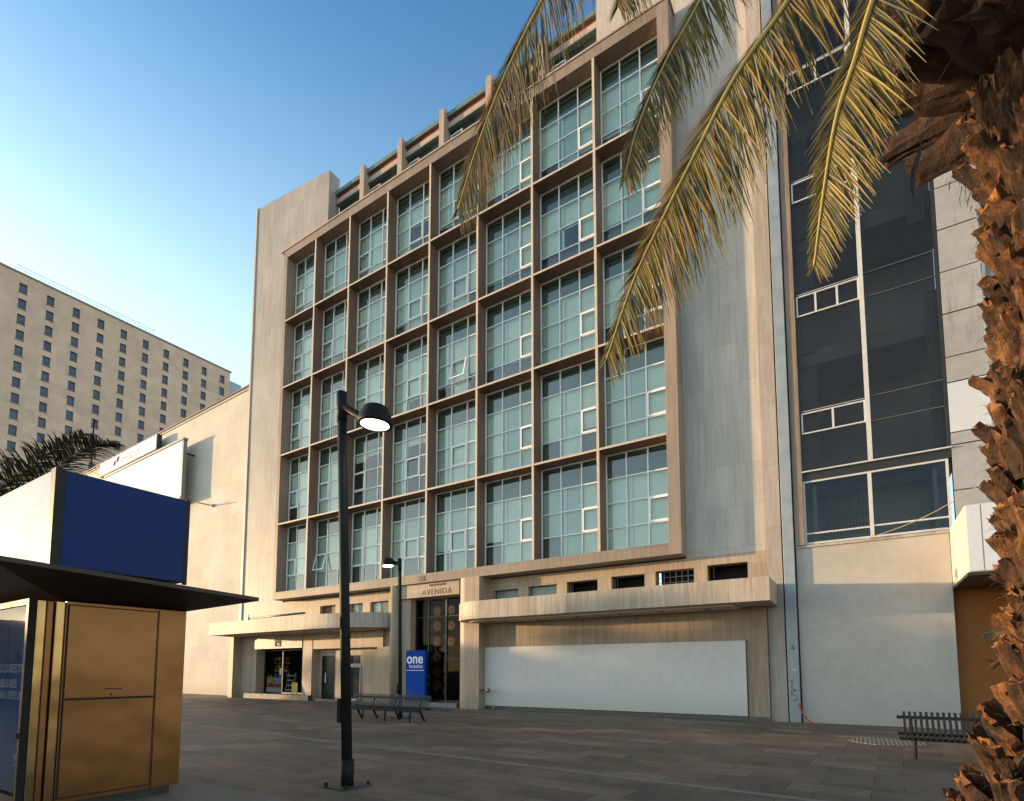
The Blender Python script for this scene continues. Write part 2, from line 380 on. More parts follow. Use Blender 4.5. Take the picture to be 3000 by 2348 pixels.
mb.build('lower_wall', M_travwarm, H)
mb = MB(); wall_holes(mb, -32.62, -25.4, 0, 3.9, YW-.12, YW-.003, [(-31.0, -26.2, 0.28, 3.45)])
mb.box(-25.4, -20.0, YW-.12, YW-.003, 2.80, 3.9)
mb.box(-20.38, -19.0, YW-.12, YW-.003, 0, 2.80); mb.box(-26.2, -25.4, YW-.14, YW-.12, 0, 3.4)
mb.build('shop_front_wall', M_travwarm, H)
# beam and piers around the white hoarding
mb = MB(); mb.box(-14.2, -2.52, YW-.32, YW-.002, 2.62, 3.9); mb.box(-3.15, -2.52, YW-.30, YW-.002, 0, 2.62); mb.box(-14.0, -13.62, YW-.30, YW-.002, 0, 2.62)
mb.build('lintel_beam', stone('beam_stone', (.27, .20, .145), (.37, .285, .21), .6, 3, 0, .6), H)
mb = MB(); mb.box(-14.2, -2.5, YW-.36, YW-.001, 0, .14); mb.build('plinth', plain('dark_plinth', (.09, .085, .08), .6, var=.3), H)
# pilaster at right edge
mb = MB(); mb.box(-2.5, -2.02, YW-.14, YW+.4, 0, 36); mb.build('pilaster', stone('pilaster_stone', (.37, .31, .26), (.47, .41, .36), 1.2, 2.1, .5, 1), H)
# frame round the window grid
mb = MB()
mb.box(-28.34, -28.05, YF, YW, 5.66, 26.88); mb.box(-5.50, -5.06, YF, YW, 5.66, 26.88)
mb.box(-28.05, -5.50, YF, YW, 5.66, 6.08); mb.box(-28.05, -5.50, YF, YW+.3, 26.41, 26.88)
mb.build('grid_frame', M_frame, H, bevel=.006)
mb = MB(); mb.box(-28.6, -5.0, YF-.05, YF+1.5, 26.882, 26.97); mb.build('cornice', stone('cornice_stone', (.42, .33, .27), (.52, .43, .36), 1.9, 3, 0, .5), H)
for i in range(1, 8):
    mb = MB(); mb.box(FX[i]-.05, FX[i]+.05, YF+.004, YG-.04, 6.08, 26.41); mb.build('fin', M_fin, H)
    # pale nosing
    mb = MB(); mb.box(FX[i]-.052, FX[i]+.052, YF-.004, YF+.004, 6.085, 26.40); mb.build('fin_nosing', M_fasciaedge, H)
for j in range(1, 5):
    mb = MB(); mb2 = MB()
    for i in range(8):
        a = FX[i]+(.05 if i else 0); b_ = FX[i+1]-(.05 if i < 7 else 0)
        mb.box(a+.002, b_-.002, YF+.006, YG-.04, ROW[j]-.09, ROW[j]); mb2.box(a+.002, b_-.002, YF, YF+.006, ROW[j]-.088, ROW[j]-.002)
    s = mb.build('floor_ledge', M_fin, H); mb2.build('ledge_nosing', M_fasciaedge, s)
# rooms behind the glass
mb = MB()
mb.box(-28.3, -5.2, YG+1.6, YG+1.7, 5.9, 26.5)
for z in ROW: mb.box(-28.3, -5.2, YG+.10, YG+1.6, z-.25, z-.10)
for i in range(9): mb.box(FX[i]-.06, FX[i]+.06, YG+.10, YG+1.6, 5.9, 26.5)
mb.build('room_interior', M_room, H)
# windows: 8 bays x 5 storeys
open_cell = {(4, 2): 'open', (5, 2): 'tilt'}
cas_col = [0, 0, 0, 1, 1, 2, 2, 2]
rw = random.Random(3)
for j in range(5):
    for i in range(8):
        x0 = FX[i]+.055; x1 = FX[i+1]-.055
        z1 = ROW[j]-(.10 if j else .02); z0 = ROW[j+1]+.01
        cw = (x1-x0)/3; rh = (z1-z0)/4
        f = MB(); t = .046
        frame_rect(f, x0, x1, z0, z1, t, YG-.035, YG+.045)
        for k in (1, 2): f.box(x0+k*cw-t/2, x0+k*cw+t/2, YG-.035, YG+.045, z0+t, z1-t)
        for k in (1, 2, 3):
            for c in range(3):
                a = x0+c*cw+(t/2 if c else t); b_ = x0+(c+1)*cw-(t/2 if c < 2 else t)
                f.box(a, b_, YG-.033, YG+.043, z0+k*rh-t/2, z0+k*rh+t/2)
        win = f.build('window', M_white, H)
        cc = cas_col[i]
        gl = MB()
        gl.quad((x0+.01, YG, z0+.01), (x1-.01, YG, z0+.01), (x1-.01, YG, z1-.01), (x0+.01, YG, z1-.01))
        gl.build('pane', M_glass, win)
        # opening casement in the third pane down
        cs = MB(); a = x0+cc*cw+.015; b_ = a+cw-.03; c0 = z0+rh+.01; c1 = z0+2*rh-.01
        tilt = (i == 4 and j == 2) or (i == 1 and j == 4)
        if tilt:
            Mt = Matrix.Translation((0, YG-.05, c1)) @ Matrix.Rotation(R(-14), 4, 'X') @ Matrix.Translation((0, -(YG-.05), -c1))
            for bx in ((a, a+.07, c0, c1), (b_-.07, b_, c0, c1), (a+.07, b_-.07, c0, c0+.07), (a+.07, b_-.07, c1-.07, c1)):
                cs.box(bx[0], bx[1], YG-.085, YG-.045, bx[2], bx[3], Mt)
        else: frame_rect(cs, a, b_, c0, c1, .075, YG-.06, YG-.0355)
        cs.build('casement', M_white, win)
        # blinds: three, hanging to differing heights behind the glass
        hgt = [rw.choice([1.0, 1.0, 1.0, 1.08, .95, 1.25]) for _ in range(3)]
        mode = rw.random()
        if (i, j) in ((2, 3), (3, 3)): hgt = [2.6, 2.7, 2.7]
        bl = MB()
        for c in range(3):
            low = z0+rh*hgt[c] + (.12 if rw.random() < .3 else 0)
            if rw.random() < .48: low = z0+.03
            if (i, j) in ((6, 1),) and c == 1: low = z0+2*rh
            if (i, j) in ((3, 0), (7, 2)) and c in (1, 2): low = z0+2*rh
            bl.cur = 0 if rw.random() < .75 else 1
            yb = YG+.12+.012*c
            bl.box(x0+c*cw+.01, x0+(c+1)*cw-.01, yb, yb+.006, low, z1-rh*.97)
        bl.cur = 2
        bl.box(x0+.01, x1-.01, YG+.17, YG+.19, z1-rh*.97, z1)
        if rw.random() < .6: bl.box(x0+.01, x1-.01, YG+.19, YG+.2, z0, z0+rh)
        bl.build('blind', [M_blind, M_blind2, M_pelmet], win)
        # sheer curtain edge
        if rw.random() < .85:
            cu = MB(); xx = x0+cw*(1.08 if i >= 5 else .55); wd = .13
            cu.box(xx, xx+wd, YG+.07, YG+.09, z0+.02 if rw.random() < .5 else z0+rh, z1-rh*1.02); cu.build('curtain', plain('sheer_curtain', (.72, .78, .78), .8, var=.03) if 'sheer_curtain' not in bpy.data.materials else bpy.data.materials['sheer_curtain'], win)
# penthouse
mb = MB(); mb.box(-25.26, -8.3, 20.35, 34, 26.9, 29.5)
mb.build('penthouse_wall', M_redp, H)
mb = MB(); mb.box(-25.26, -8.3, 20.30, 20.345, 27.9, 29.36); mb.build('penthouse_glazing', plain('dark_glazing', (.03, .045, .045), .15), H)
mb = MB(); mb.box(-25.26, -8.3, 20.1, 20.4, 29.40, 29.74); mb.build('ledge_band', M_beige, H)
mb = MB(); mb.box(-25.26, -8.3, 20.05, 20.4, 29.34, 29.40); mb.build('ledge_trim', M_green, H)
mb = MB(); mb.box(-25.26, -8.3, 20.15, 34, 29.742, 29.95); mb.build('roof_soffit', M_redp, H)
mb = MB(); mb.box(-25.24, -8.3, 19.98, 34, 29.952, 30.2); mb.build('roof', M_green, H, bevel=.02)
for k in range(6):
    x = -25.7+2.93*(k+1)
    if x > -8.6: continue
    mb = MB(); mb.box(x-.17, x+.17, 19.78, 20.28, 26.98, 30.35); mb.build('roof_post', stone('post_stone', (.40, .31, .25), (.50, .40, .33), 3, 3, 0, .4) if 'post_stone' not in bpy.data.materials else bpy.data.materials['post_stone'], H, bevel=.01)
    mb = MB(); frame_rect(mb, x+.25, x+1.0, 28.2, 29.1, .06, 20.22, 20.27); mb.build('roof_window', M_white, H)
# canopies
def canopy(pts, name_mat, lab):
    f = MB(); f.prism(pts, 3.70, 4.42)
    c = f.build('canopy', M_fascia, H); tag(c, lab)
    return c
def arc(cx, cy, rx, ry, a0, a1, n):
    return [(cx+rx*math.cos(R(a0+(a1-a0)*k/n)), cy+ry*math.sin(R(a0+(a1-a0)*k/n))) for k in range(n+1)]
YB = YW-.13
lp = [(-32.62, 17.6)]+arc(-23.0, YB-.0, 4.0, YB-17.6, -90, 0, 20)+[(-32.62, YB)]
c1 = canopy(lp, None, 'left canopy with a long curved right end')
rp = [(-2.2, YB)] + [(-2.2, 17.6)] + arc(-12.8, 18.9, 1.75, 1.3, -90, -180, 14) + [(-14.55, YB)]
c2 = canopy(rp, None, 'right canopy with a rounded left end')
def inset(pts, cxs, k): return pts
s = MB(); s.prism([(-31.9, 18.05)]+arc(-23.4, YB-.15, 3.4, YB-.15-18.05, -90, -4, 18)+[(-31.9, YB-.15)], 3.64, 3.698); s.build('soffit_panel', M_soffit, c1)
s = MB(); s.prism([(-3.3, YB-.2), (-3.3, 17.95)]+arc(-12.8, 18.75, 1.2, .8, -90, -175, 12)+[(-13.9, YB-.2)], 3.64, 3.698); s.build('soffit_panel', M_soffit, c2)
for x in (-12.2, -10.6, -8.9, -7.2, -5.7, -4.2):
    s = MB(); s.lathe([(.09, 0), (.09, .012), (.05, .015)], (x, 18.5, 3.625), 14); s.build('downlight', M_dark, c2)
for x in (-29, -27, -25, -23, -21.3):
    s = MB(); s.lathe([(.09, 0), (.09, .012), (.05, .015)], (x, 18.6, 3.625), 14); s.build('downlight', M_dark, c1)
# rounded piers beside the entrance
mb = MB(); mb.sm = True
mb.prism([(-18.60, YW+.1)]+[(-18.60, 18.95)]+arc(-18.80, 18.95, .20, .2, 0, -180, 12)+[(-19.0, YW+.1)], 0, 5.655); mb.build('pier', M_travwarm, H).data.polygons
mb = MB()
mb.prism([(-13.62, YW+.1), (-13.62, 18.72)]+arc(-14.35, 19.27, .55, .55, -90, -180, 12)+[(-14.90, YW+.1)], 0, 5.655); mb.build('pier', M_travwarm, H)
# end pier at far left
mb = MB(); mb.box(-32.62, -32.2, 18.9, YW-.12, 0, 3.69); mb.build('pier', M_travwarm, H)
# entrance
mb = MB(); mb.box(-18.58, -14.9, 18.98, YW-.002, 5.02, 5.655); mb.build('lintel', M_travwarm, H)
mb = MB(); mb.box(-18.58, -17.95, 19.15, YW-.004, .2, 5.02); mb.build('entrance_jamb', M_travwarm, H)
mb = MB(); mb.box(-18.58, -14.9, 18.85, 20.6, 0, .2); mb.build('entrance_step', plain('dark_stone_step', (.14, .14, .145), .35, var=.25), H)
ent = MB(); frame_rect(ent, -17.95, -15.1, .2, 5.02, .07, 19.56, 19.64)
ent.box(-17.2, -17.14, 19.56, 19.64, .27, 4.95); ent.box(-16.15, -16.05, 19.55, 19.65, .27, 4.95)
ent.box(-17.88, -15.17, 19.57, 19.63, 4.12, 4.16); ent.box(-16.05, -15.17, 19.57, 19.63, 2.1, 2.2)
E_ = ent.build('entrance_glazing', M_blackm, H)
gl = MB(); gl.quad((-17.9, 19.6, .25), (-15.15, 19.6, .25), (-15.15, 19.6, 4.97), (-17.9, 19.6, 4.97)); gl.build('pane', M_clear, E_)
for zz in (.9, 1.25):
    hd = MB(); hd.box(-17.1, -17.06, 19.50, 19.55, zz, zz+.22); hd.build('door_handle', plain('brass', (.6, .45, .15), .3, .9) if 'brass' not in bpy.data.materials else bpy.data.materials['brass'], E_)
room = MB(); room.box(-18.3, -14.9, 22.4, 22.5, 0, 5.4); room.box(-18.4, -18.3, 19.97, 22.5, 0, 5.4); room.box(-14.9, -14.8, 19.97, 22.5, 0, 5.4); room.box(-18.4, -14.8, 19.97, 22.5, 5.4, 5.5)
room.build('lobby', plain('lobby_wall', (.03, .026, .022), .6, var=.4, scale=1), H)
M_disc = plain('copper_disc', (.40, .14, .06), .35, .5, var=.25)
for x, zs in ((-17.14, (4.50, 3.76, 3.02, 2.28, 1.56, .90)), (-16.28, (4.50, 3.76, 3.0))):
    for zz in zs:
        d = MB(); Mx = Matrix.Rotation(math.pi/2, 4, 'X')
        d.lathe([(.26, 0), (.27, .03), (.24, .07), (.20, .05), (.06, .045), (.05, .08), (.001, .09)], (x, 20.2, zz), 28, Mx); d.build('wall_disc', M_disc, H)
for x in (-17.75, -17.45, -16.9):
    d = MB()
    for k in range(9): d.box(x-.08, x+.08, 20.4, 20.44, .5+k*.5, .85+k*.5)
    d.build('lattice_strip', plain('lattice_panel', (.12, .10, .08), .6, var=.5, scale=10) if 'lattice_panel' not in bpy.data.materials else bpy.data.materials['lattice_panel'], H)
# lettering
M_let = plain('dark_bronze_letter', (.045, .022, .014), .5)
ho = H['_org']
text_mesh('house_number', '88', .36, plain('number_bronze', (.16, .12, .09), .5), H, on_wall(-17.14, YF-.02, 5.74, ho), .004, .004, .95)
text_mesh('entrance_lettering', 'AVENIDA', .36, M_let, H, on_wall(-17.08, 18.973, 5.10, ho), .002, .004, 1.22)
dsh = MB()
for k, (a, b_) in enumerate(((0, .10), (.13, .23), (.26, .33), (.36, .47), (.52, .62), (.65, .72), (.75, .87))): dsh.box(-16.62+a, -16.62+b_, 18.94, 18.975, 5.50+.01*(k % 2), 5.58-.01*(k % 3))
dsh.build('small_lettering', M_let, H)
# small clerestory windows
M_brown = plain('brown_board', (.16, .09, .05), .7)  # brown board closing a small window
def small_win(a, b_, z0, z1, kind):
    y = YW+.2
    if kind == 'open':
        m_ = MB(); m_.box(a-.05, b_+.05, YW+.9, YW+1.0, z0-.1, z1+.1); m_.box(a-.05, b_+.05, YW+.452, YW+.9, z1+.0, z1+.1); m_.box(a-.05, b_+.05, YW+.452, YW+.9, z0-.1, z0); m_.box(a-.1, a-.05, YW+.452, YW+1.0, z0-.1, z1+.1); m_.box(b_+.05, b_+.1, YW+.452, YW+1.0, z0-.1, z1+.1)
        m_.build('window_recess', M_dark, H)
        m_ = MB(); frame_rect(m_, a, b_, z0, z1, .035, y, y+.04); m_.box(a+(b_-a)*.12, a+(b_-a)*.12+.03, y, y+.04, z0, z1); m_.build('window', M_blackm, H)
    elif kind == 'grille':
        m_ = MB(); m_.box(a-.05, b_+.05, YW+.9, YW+1.0, z0-.1, z1+.1); m_.build('window_recess', M_dark, H)
        m_ = MB()
        for k in range(7): m_.box(a+.05+k*(b_-a-.1)/6-.008, a+.05+k*(b_-a-.1)/6+.008, y, y+.015, z0, z1)
        for k in range(3): m_.box(a, b_, y+.016, y+.03, z0+.12+k*.2-.008, z0+.12+k*.2+.008)
        m_.build('window_grille', plain('grille_steel', (.14, .14, .15), .4, .5), H)
    else:
        m_ = MB(); frame_rect(m_, a, b_, z0, z1, .03, y, y+.04); wn = m_.build('window', M_blackm, H)
        m_ = MB(); m_.box(a+.03, b_-.03, y+.02, y+.03, z0, z1-.03); m_.build('pane', {'grey': plain('grey_pane', (.20, .25, .23), .3), 'board': M_brown, 'split': plain('split_pane', (.09, .09, .08), .25)}[kind], wn)
        if kind == 'split':
            m_ = MB(); m_.box(a+.03, a+(b_-a)*.42, y+.012, y+.02, z0, z1-.03); m_.build('pane', plain('pale_pane', (.50, .60, .56), .25), wn)
for k, h in enumerate(holes_R): small_win(*h, ['grey', 'grey', 'open', 'open', 'grille', 'open'][k])
for k, h in enumerate(holes_L[:3]): small_win(*h, ['board', 'split', 'split'][k])
# shop
y = 19.95
shp = MB(); frame_rect(shp, -30.6, -26.2, .28, 2.85, .07, y, y+.06); shp.box(-28.85, -28.77, y, y+.06, .35, 2.78)
SH = shp.build('shop_window', M_blackm, H)
gl = MB(); gl.quad((-30.5, y+.03, .3), (-26.25, y+.03, .3), (-26.25, y+.03, 2.8), (-30.5, y+.03, 2.8)); gl.build('pane', M_clear, SH)
mb = MB(); mb.box(-31.0, -30.6, YW-.11, y+.05, .28, 2.9); mb.build('shop_jamb', M_travwarm, H)
mb = MB(); mb.sm = False
for k in range(9):
    zz = 2.90+k*.062
    mb.prism([(-31.0, YW-.16-(.012 if k % 2 else 0)), (-26.25, YW-.16-(.012 if k % 2 else 0)), (-26.25, YW-.02), (-31.0, YW-.02)], zz, zz+.058)
mb.build('roller_shutter', plain('shutter_steel', (.20, .20, .20), .5, .1, var=.2), H)
mb = MB()
for (a, b_, c, d) in ((-28.75, -28.62, 3.02, 3.42), (-28.55, -28.45, 3.02, 3.12), (-28.50, -28.38, 3.18, 3.42), (-28.30, -28.18, 3.0, 3.42), (-28.62, -28.5, 3.22, 3.3)): mb.box(a, b_, YW-.185, YW-.174, c, d)
mb.build('shutter_emblem', M_dark, H)
mb = MB(); mb.box(-31.3, -25.3, 19.12, YW-.13, 0, .28); mb.box(-31.0, -26.2, YW-.12, 22.9, .18, .28); mb.box(-24.9, -22.2, 19.25, YW-.13, 0, .12); mb.build('shop_step', plain('dark_step', (.06, .065, .065), .6, var=.3), H)
mb = MB(); mb.box(-31, -26.2, 22.8, 22.9, .2, 3.4); mb.box(-31.1, -31, 19.97, 22.9, .2, 3.4); mb.box(-26.2, -26.1, 19.97, 22.9, .2, 3.4); mb.box(-31.1, -26.1, 19.97, 22.9, 3.4, 3.5)
mb.build('shop_room', plain('shop_room', (.06, .05, .045), .7, var=.4, scale=2), H)
cols = [(.5, .04, .03), (.6, .45, .08), (.05, .15, .45), (.6, .6, .58), (.04, .25, .1), (.5, .2, .04), (.08, .06, .05), (.25, .03, .04), (.3, .55, .65)]
goods = [plain('packet_%d' % k, c, .5, var=.1) for k, c in enumerate(cols)]
rg = random.Random(11)
mb = MB()
for x0_, x1_, z0_, z1_, yy, dens in ((-30.45, -28.9, 1.3, 2.5, 20.5, .8), (-28.7, -26.4, .9, 2.5, 21.2, .7)):
    z = z0_
    while z < z1_:
        x = x0_
        while x < x1_:
            wd = rg.uniform(.06, .16); ht = rg.uniform(.1, .2)
            if rg.random() < dens: mb.cur = rg.choice([0, 1, 2, 3, 4, 5, 6, 6, 6, 7, 7]); mb.box(x, x+wd*.9, yy, yy+.1, z, z+ht)
            x += wd
        z += .24
g_ = mb.build('shop_goods', goods, H); g_['kind'] = 'stuff'
mb = MB(); mb.cur = 3; mb.box(-30.45, -28.95, 20.02, 20.03, .34, .62)
mb.cur = 8; mb.box(-29.75, -28.9, 20.02, 20.03, .85, 1.22); mb.cur = 0; mb.box(-30.4, -28.9, 20.02, 20.03, .62, .84); mb.cur = 1; mb.box(-30.4, -29.8, 20.02, 20.03, .86, 1.25)
for k in range(60):
    mb.cur = rg.choice([0, 1, 3, 8, 5, 2]); a = rg.uniform(-30.4, -29.0); c = rg.uniform(.65, 1.35); mb.box(a, a+rg.uniform(.03, .14), 20.012-.0001*k, 20.017-.0001*k, c, c+rg.uniform(.03, .1))
mb.build('shop_poster', goods, H)
mb = MB(); mb.box(-29.05, -28.9, 19.93, 19.94, 1.42, 1.75); mb.build('notice', M_lettw, H)
mb = MB(); mb.box(-29.0, -28.95, 19.92, 19.928, 1.48, 1.66); mb.build('notice_mark', M_dark, H)
# doors in the shallow recess
mb = MB(); wall_holes(mb, -25.35, -20.38, 0.02, 2.78, YW+.3, YW+.44, [(-25.1, -24.0, .05, 2.42), (-22.85, -22.05, 1.98, 2.42), (-22.95, -22.0, .1, 1.80)]); mb.build('recess_wall', M_travwarm, H)
D_ = MB(); D_.box(-25.08, -24.02, YW+.36, YW+.40, .07, 2.40); dd = D_.build('door', plain('black_door', (.012, .012, .012), .3), H)
D_ = MB(); D_.box(-24.85, -24.81, YW+.32, YW+.35, .95, 1.5); D_.build('handle', M_white, dd)
D_ = MB(); frame_rect(D_, -25.1, -24.0, .05, 2.42, .04, YW+.31, YW+.35); D_.build('door_frame', M_blackm, dd)
D_ = MB(); D_.box(-22.83, -22.07, YW+.36, YW+.40, 2.0, 2.40); D_.build('vent_window', M_dark, H)
D_ = MB(); D_.box(-22.93, -22.02, YW+.36, YW+.40, .12, 1.78); dd = D_.build('door', M_dark, H)
D_ = MB(); frame_rect(D_, -23.02, -21.95, .08, 1.87, .07, YW+.24, YW+.30); D_.build('door_frame', plain('grey_frame', (.3, .3, .3), .5), dd)

# things on and around the hotel
hb = MB(); hb.box(-13.60, -3.17, YW-.40, YW-.34, .15, 2.61); tag(hb.build('hoarding', M_hoard, None, .004, (-8, YW-.4, 0)), 'long blank white hoarding board closing the storefront under the right canopy', 'hoarding')
S_ = thing('totem_sign', 'upright blue hotel sign with white lettering standing beside the entrance door', 'sign', (-17.4, 19.0, .2))
mb = MB(); mb.box(-17.98, -16.80, 18.92, 19.08, .2, 2.56); mb.build('panel', M_blue, S_, bevel=.01)
text_mesh('lettering', 'one', .66, M_lettw, S_, on_wall(-17.92, 18.91, 1.96, S_['_org']), .004, .012, 1.0)
text_mesh('lettering', 'hoteles', .27, M_lettw, S_, on_wall(-17.76, 18.91, 1.74, S_['_org']), .003, 0, 1.05)
mb = MB(); mb.box(-17.93, -16.85, 18.912, 18.919, 1.62, 1.645); mb.build('rule', M_lettw, S_)
A_ = thing('wet_floor_sign', 'folding yellow caution sign standing at the shop window', 'caution sign', (-26.75, 19.32, .28))
M_yel = plain('yellow_plastic', (.60, .42, .05), .4)
for s_, rx in ((-1, R(-14)), (1, R(14))):
    mb = MB(); Mt = Matrix.Translation((-26.75, 19.32, .28+.66)) @ Matrix.Rotation(R(55), 4, 'Z') @ Matrix.Rotation(rx, 4, 'X')
    mb.box(-.15, -.06, -.012, .012, -.66, 0, Mt); mb.box(.06, .15, -.012, .012, -.66, 0, Mt); mb.box(-.06, .06, -.012, .012, -.56, -.06, Mt); mb.box(-.06, .06, -.012, .012, -.03, .03, Mt)
    mb.build('leaf', M_yel, A_)
K_ = thing('display_rack', 'narrow metal rack of small shelves inside the shop window', 'rack', (-28.3, 20.1, .28))
mb = MB()
for x in (-28.72, -28.1): mb.tube([(x, 20.1, .28), (x+.03, 20.3, 1.5)], .015, 6); mb.tube([(x, 20.35, .28), (x+.03, 20.35, 1.5)], .015, 6)
mb.build('rack_frame', M_white, K_)
for k in range(4):
    mb = MB(); mb.box(-28.7, -28.1, 20.1+.04*k, 20.35, .45+k*.28, .53+k*.28); mb.build('shelf', plain('rack_shelf', (.5, .5, .48), .4) if 'rack_shelf' not in bpy.data.materials else bpy.data.materials['rack_shelf'], K_)
aw = thing('rolled_awning', 'long dark rolled awning lying on top of the left stone canopy', 'awning', (-27.2, 18.3, 4.42))
mb = MB(); mb.sm = True; mb.tube([(-29.7, 18.3, 4.62), (-24.7, 18.3, 4.66)], .06, 10); mb.sm = False; mb.box(-29.6, -24.8, 18.25, 18.29, 4.43, 4.56); mb.build('roll', plain('awning_grey', (.09, .10, .11), .5), aw)
mb = MB(); mb.box(-29.95, -29.7, 18.2, 18.4, 4.42, 4.70); mb.tube([(-29.85, 18.3, 4.7), (-29.8, 18.3, 4.86)], .05, 8); mb.build('bracket', M_white, aw)
mb = MB(); mb.tube([(-22.2, 18.6, 4.45), (-21.3, 18.5, 4.82), (-20.95, 18.5, 4.45)], .035, 6); tag(mb.build('bent_pipe', M_black, None, 0, (-21.5, 18.5, 4.42)), 'black bent pipe poking up above the left canopy near the entrance', 'pipe')
vt = thing('water_valve', 'small brass hydrant valve on the rounded pier right of the entrance', 'valve', (-13.2, 18.9, .75))
mb = MB(); mb.sm = True; mb.tube([(-13.6, 18.95, .8), (-13.35, 18.85, .8), (-13.15, 18.75, .8)], .035, 8); mb.build('pipe', plain('old_brass', (.28, .2, .12), .4, .7), vt)
mb = MB(); mb.sm = True; mb.tube([(-13.15, 18.80, .8), (-13.15, 18.66, .8)], .09, 12); mb.build('cap', bpy.data.materials['old_brass'], vt)
mb = MB(); mb.sm = True; mb.lathe([(.05, 0), (.07, .05), (.04, .12), (.06, .16), (.001, .22)], (-13.0, 18.95, 0), 12)
tag(mb.build('standpipe', bpy.data.materials['old_brass'], None, 0, (-13.0, 18.95, 0)), 'short metal standpipe at the foot of the pier left of the white hoarding', 'pipe')

# ------------------------------------------------------------------ RIGHT BUILDING
B = thing('office_building', 'narrow building with tall smoked glass bays above a bare plaster wall, right of the hotel', 'building', (0, 19.5, 0))
mb = MB(); mb.box(-1.98, -1.66, YW-.16, YW+.3, 0, 36); dp = mb.build('gutter_cover', M_gutter, None, .01, (-1.8, 19.4, 0)); tag(dp, 'tall grey metal joint cover running up between the hotel and the smoked glass building', 'joint cover')
mb = MB(); mb.box(-2.02, -1.98, YW-.05, YW+.3, 0, 36); mb.box(-1.66, -1.62, YW-.05, YW+.3, 0, 36); mb.build('joint_shadow', M_dark, B)
rs = random.Random(5)
def squiggle(cx, cz, w_, h_, n_, y_, r_, nm, mat, par, org):
    m_ = MB(); pts = []
    for k in range(n_): pts.append((cx+w_*(rs.random()-.5), y_, cz+h_*(k/(n_-1)-.5)+h_*.25*(rs.random()-.5)))
    sm = []
    for k in range(len(pts)-1):
        for t in (0, .5): sm.append(Vector(pts[k]).lerp(Vector(pts[k+1]), t))
    m_.tube(sm, r_, 4, True, .4); return m_.build(nm, mat, par, 0, org)
M_ink = plain('black_marker', (.02, .02, .025), .5)
for cz, h_, w_ in ((2.35, .18, .16), (1.75, .25, .22), (1.15, .5, .2), (.85, .3, .2)):
    g_ = squiggle(-1.82, cz, w_, h_, 9, YW-.167, .012, 'graffiti_tag', M_ink if cz != 1.75 else M_lettw, dp, (-1.8, 19.4, 0))
mb = MB(); mb.box(-1.62, 2.26, YW, YW+.4, 0, 5.52); mb.build('wall', M_plast, B)
mb = MB(); mb.box(-1.62, 2.26, YW-.05, YW+.4, 5.522, 5.60); mb.build('sill', plain('dirty_sill', (.40, .36, .31), .8, var=.35, scale=8), B)
mb = MB(); mb.box(-1.62, -1.35, YW-.10, YW+.4, 5.602, 36); mb.build('wall_strip', M_brownstone, B)
# smoked glazing bays
mb = MB()
mb.box(.44, .56, YW-.09, YW+.06, 7.98, 36); mb.build('mullion', M_offw, B)
mb = MB(); mb.box(2.33, 2.42, YW-.05, YW+.06, 7.98, 36); mb.box(-1.35, -1.30, YW-.03, YW+.06, 7.98, 36); mb.build('mullion', M_blackm, B)
mb = MB(); mb.box(-1.35, 2.42, YW-.14, YW+.1, 7.94, 7.98); mb.build('ledge', M_offw, B)
mb = MB(); mb.box(-1.35, 2.42, YW-.04, YW+.1, 7.68, 7.938); mb.build('header', M_blackm, B)
for (a, b_) in ((-1.30, .44), (.56, 2.33)):
    mb = MB(); mb.quad((a, YW, 7.98), (b_, YW, 7.98), (b_, YW, 36), (a, YW, 36)); mb.build('glass_bay', M_darkglass, B)
for z in (9.22, 13.2, 17.2, 21.2, 25.2):
    mb = MB(); frame_rect(mb, -1.30, .44, z, z+.70, .042, YW-.06, YW-.002)
    for x in ((-.42,) if z < 10 else ((-.75, -.15) if z < 14 else (-.45,))): mb.box(x-.03, x+.03, YW-.058, YW-.004, z+.042, z+.658)
    mb.box(-1.28, .42, YW-.05, YW-.004, z+.75, z+.765)
    mb.build('vent_window', M_offw, B)
    mb = MB(); mb.box(.56, 2.33, YW-.03, YW-.003, z-.01, z+.015); mb.box(.56, 2.33, YW-.03, YW-.003, z+.78, z+.805); mb.build('glazing_bar', plain('bronze_bar', (.16, .13, .10), .4, .4) if 'bronze_bar' not in bpy.data.materials else bpy.data.materials['bronze_bar'], B)
# rooms behind
mb = MB(); mb.box(-1.6, 2.6, YW+2.5, YW+2.6, 5.6, 36)
for z in (7.7, 11.6, 15.6, 19.6, 23.6, 27.6): mb.box(-1.6, 2.6, YW+.25, YW+2.5, z, z+.5)
mb.build('room_interior', plain('grey_room', (.45, .44, .44), .8, var=.3, scale=.6), B)
for (x, z0_, z1_) in ((1.75, 15.2, 19.5), (-1.25, 12, 15.5), (-1.25, 16, 19.5), (-1.25, 8, 11.5), (2.05, 8.1, 12.9)):
    mb = MB()
    for k in range(5): mb.box(x+k*.09, x+k*.09+.08, YW+.15+.02*(k % 2), YW+.17+.02*(k % 2), z0_, z1_)
    mb.build('curtain', plain('grey_curtain', (.30, .32, .34), .8) if 'grey_curtain' not in bpy.data.materials else bpy.data.materials['grey_curtain'], B)
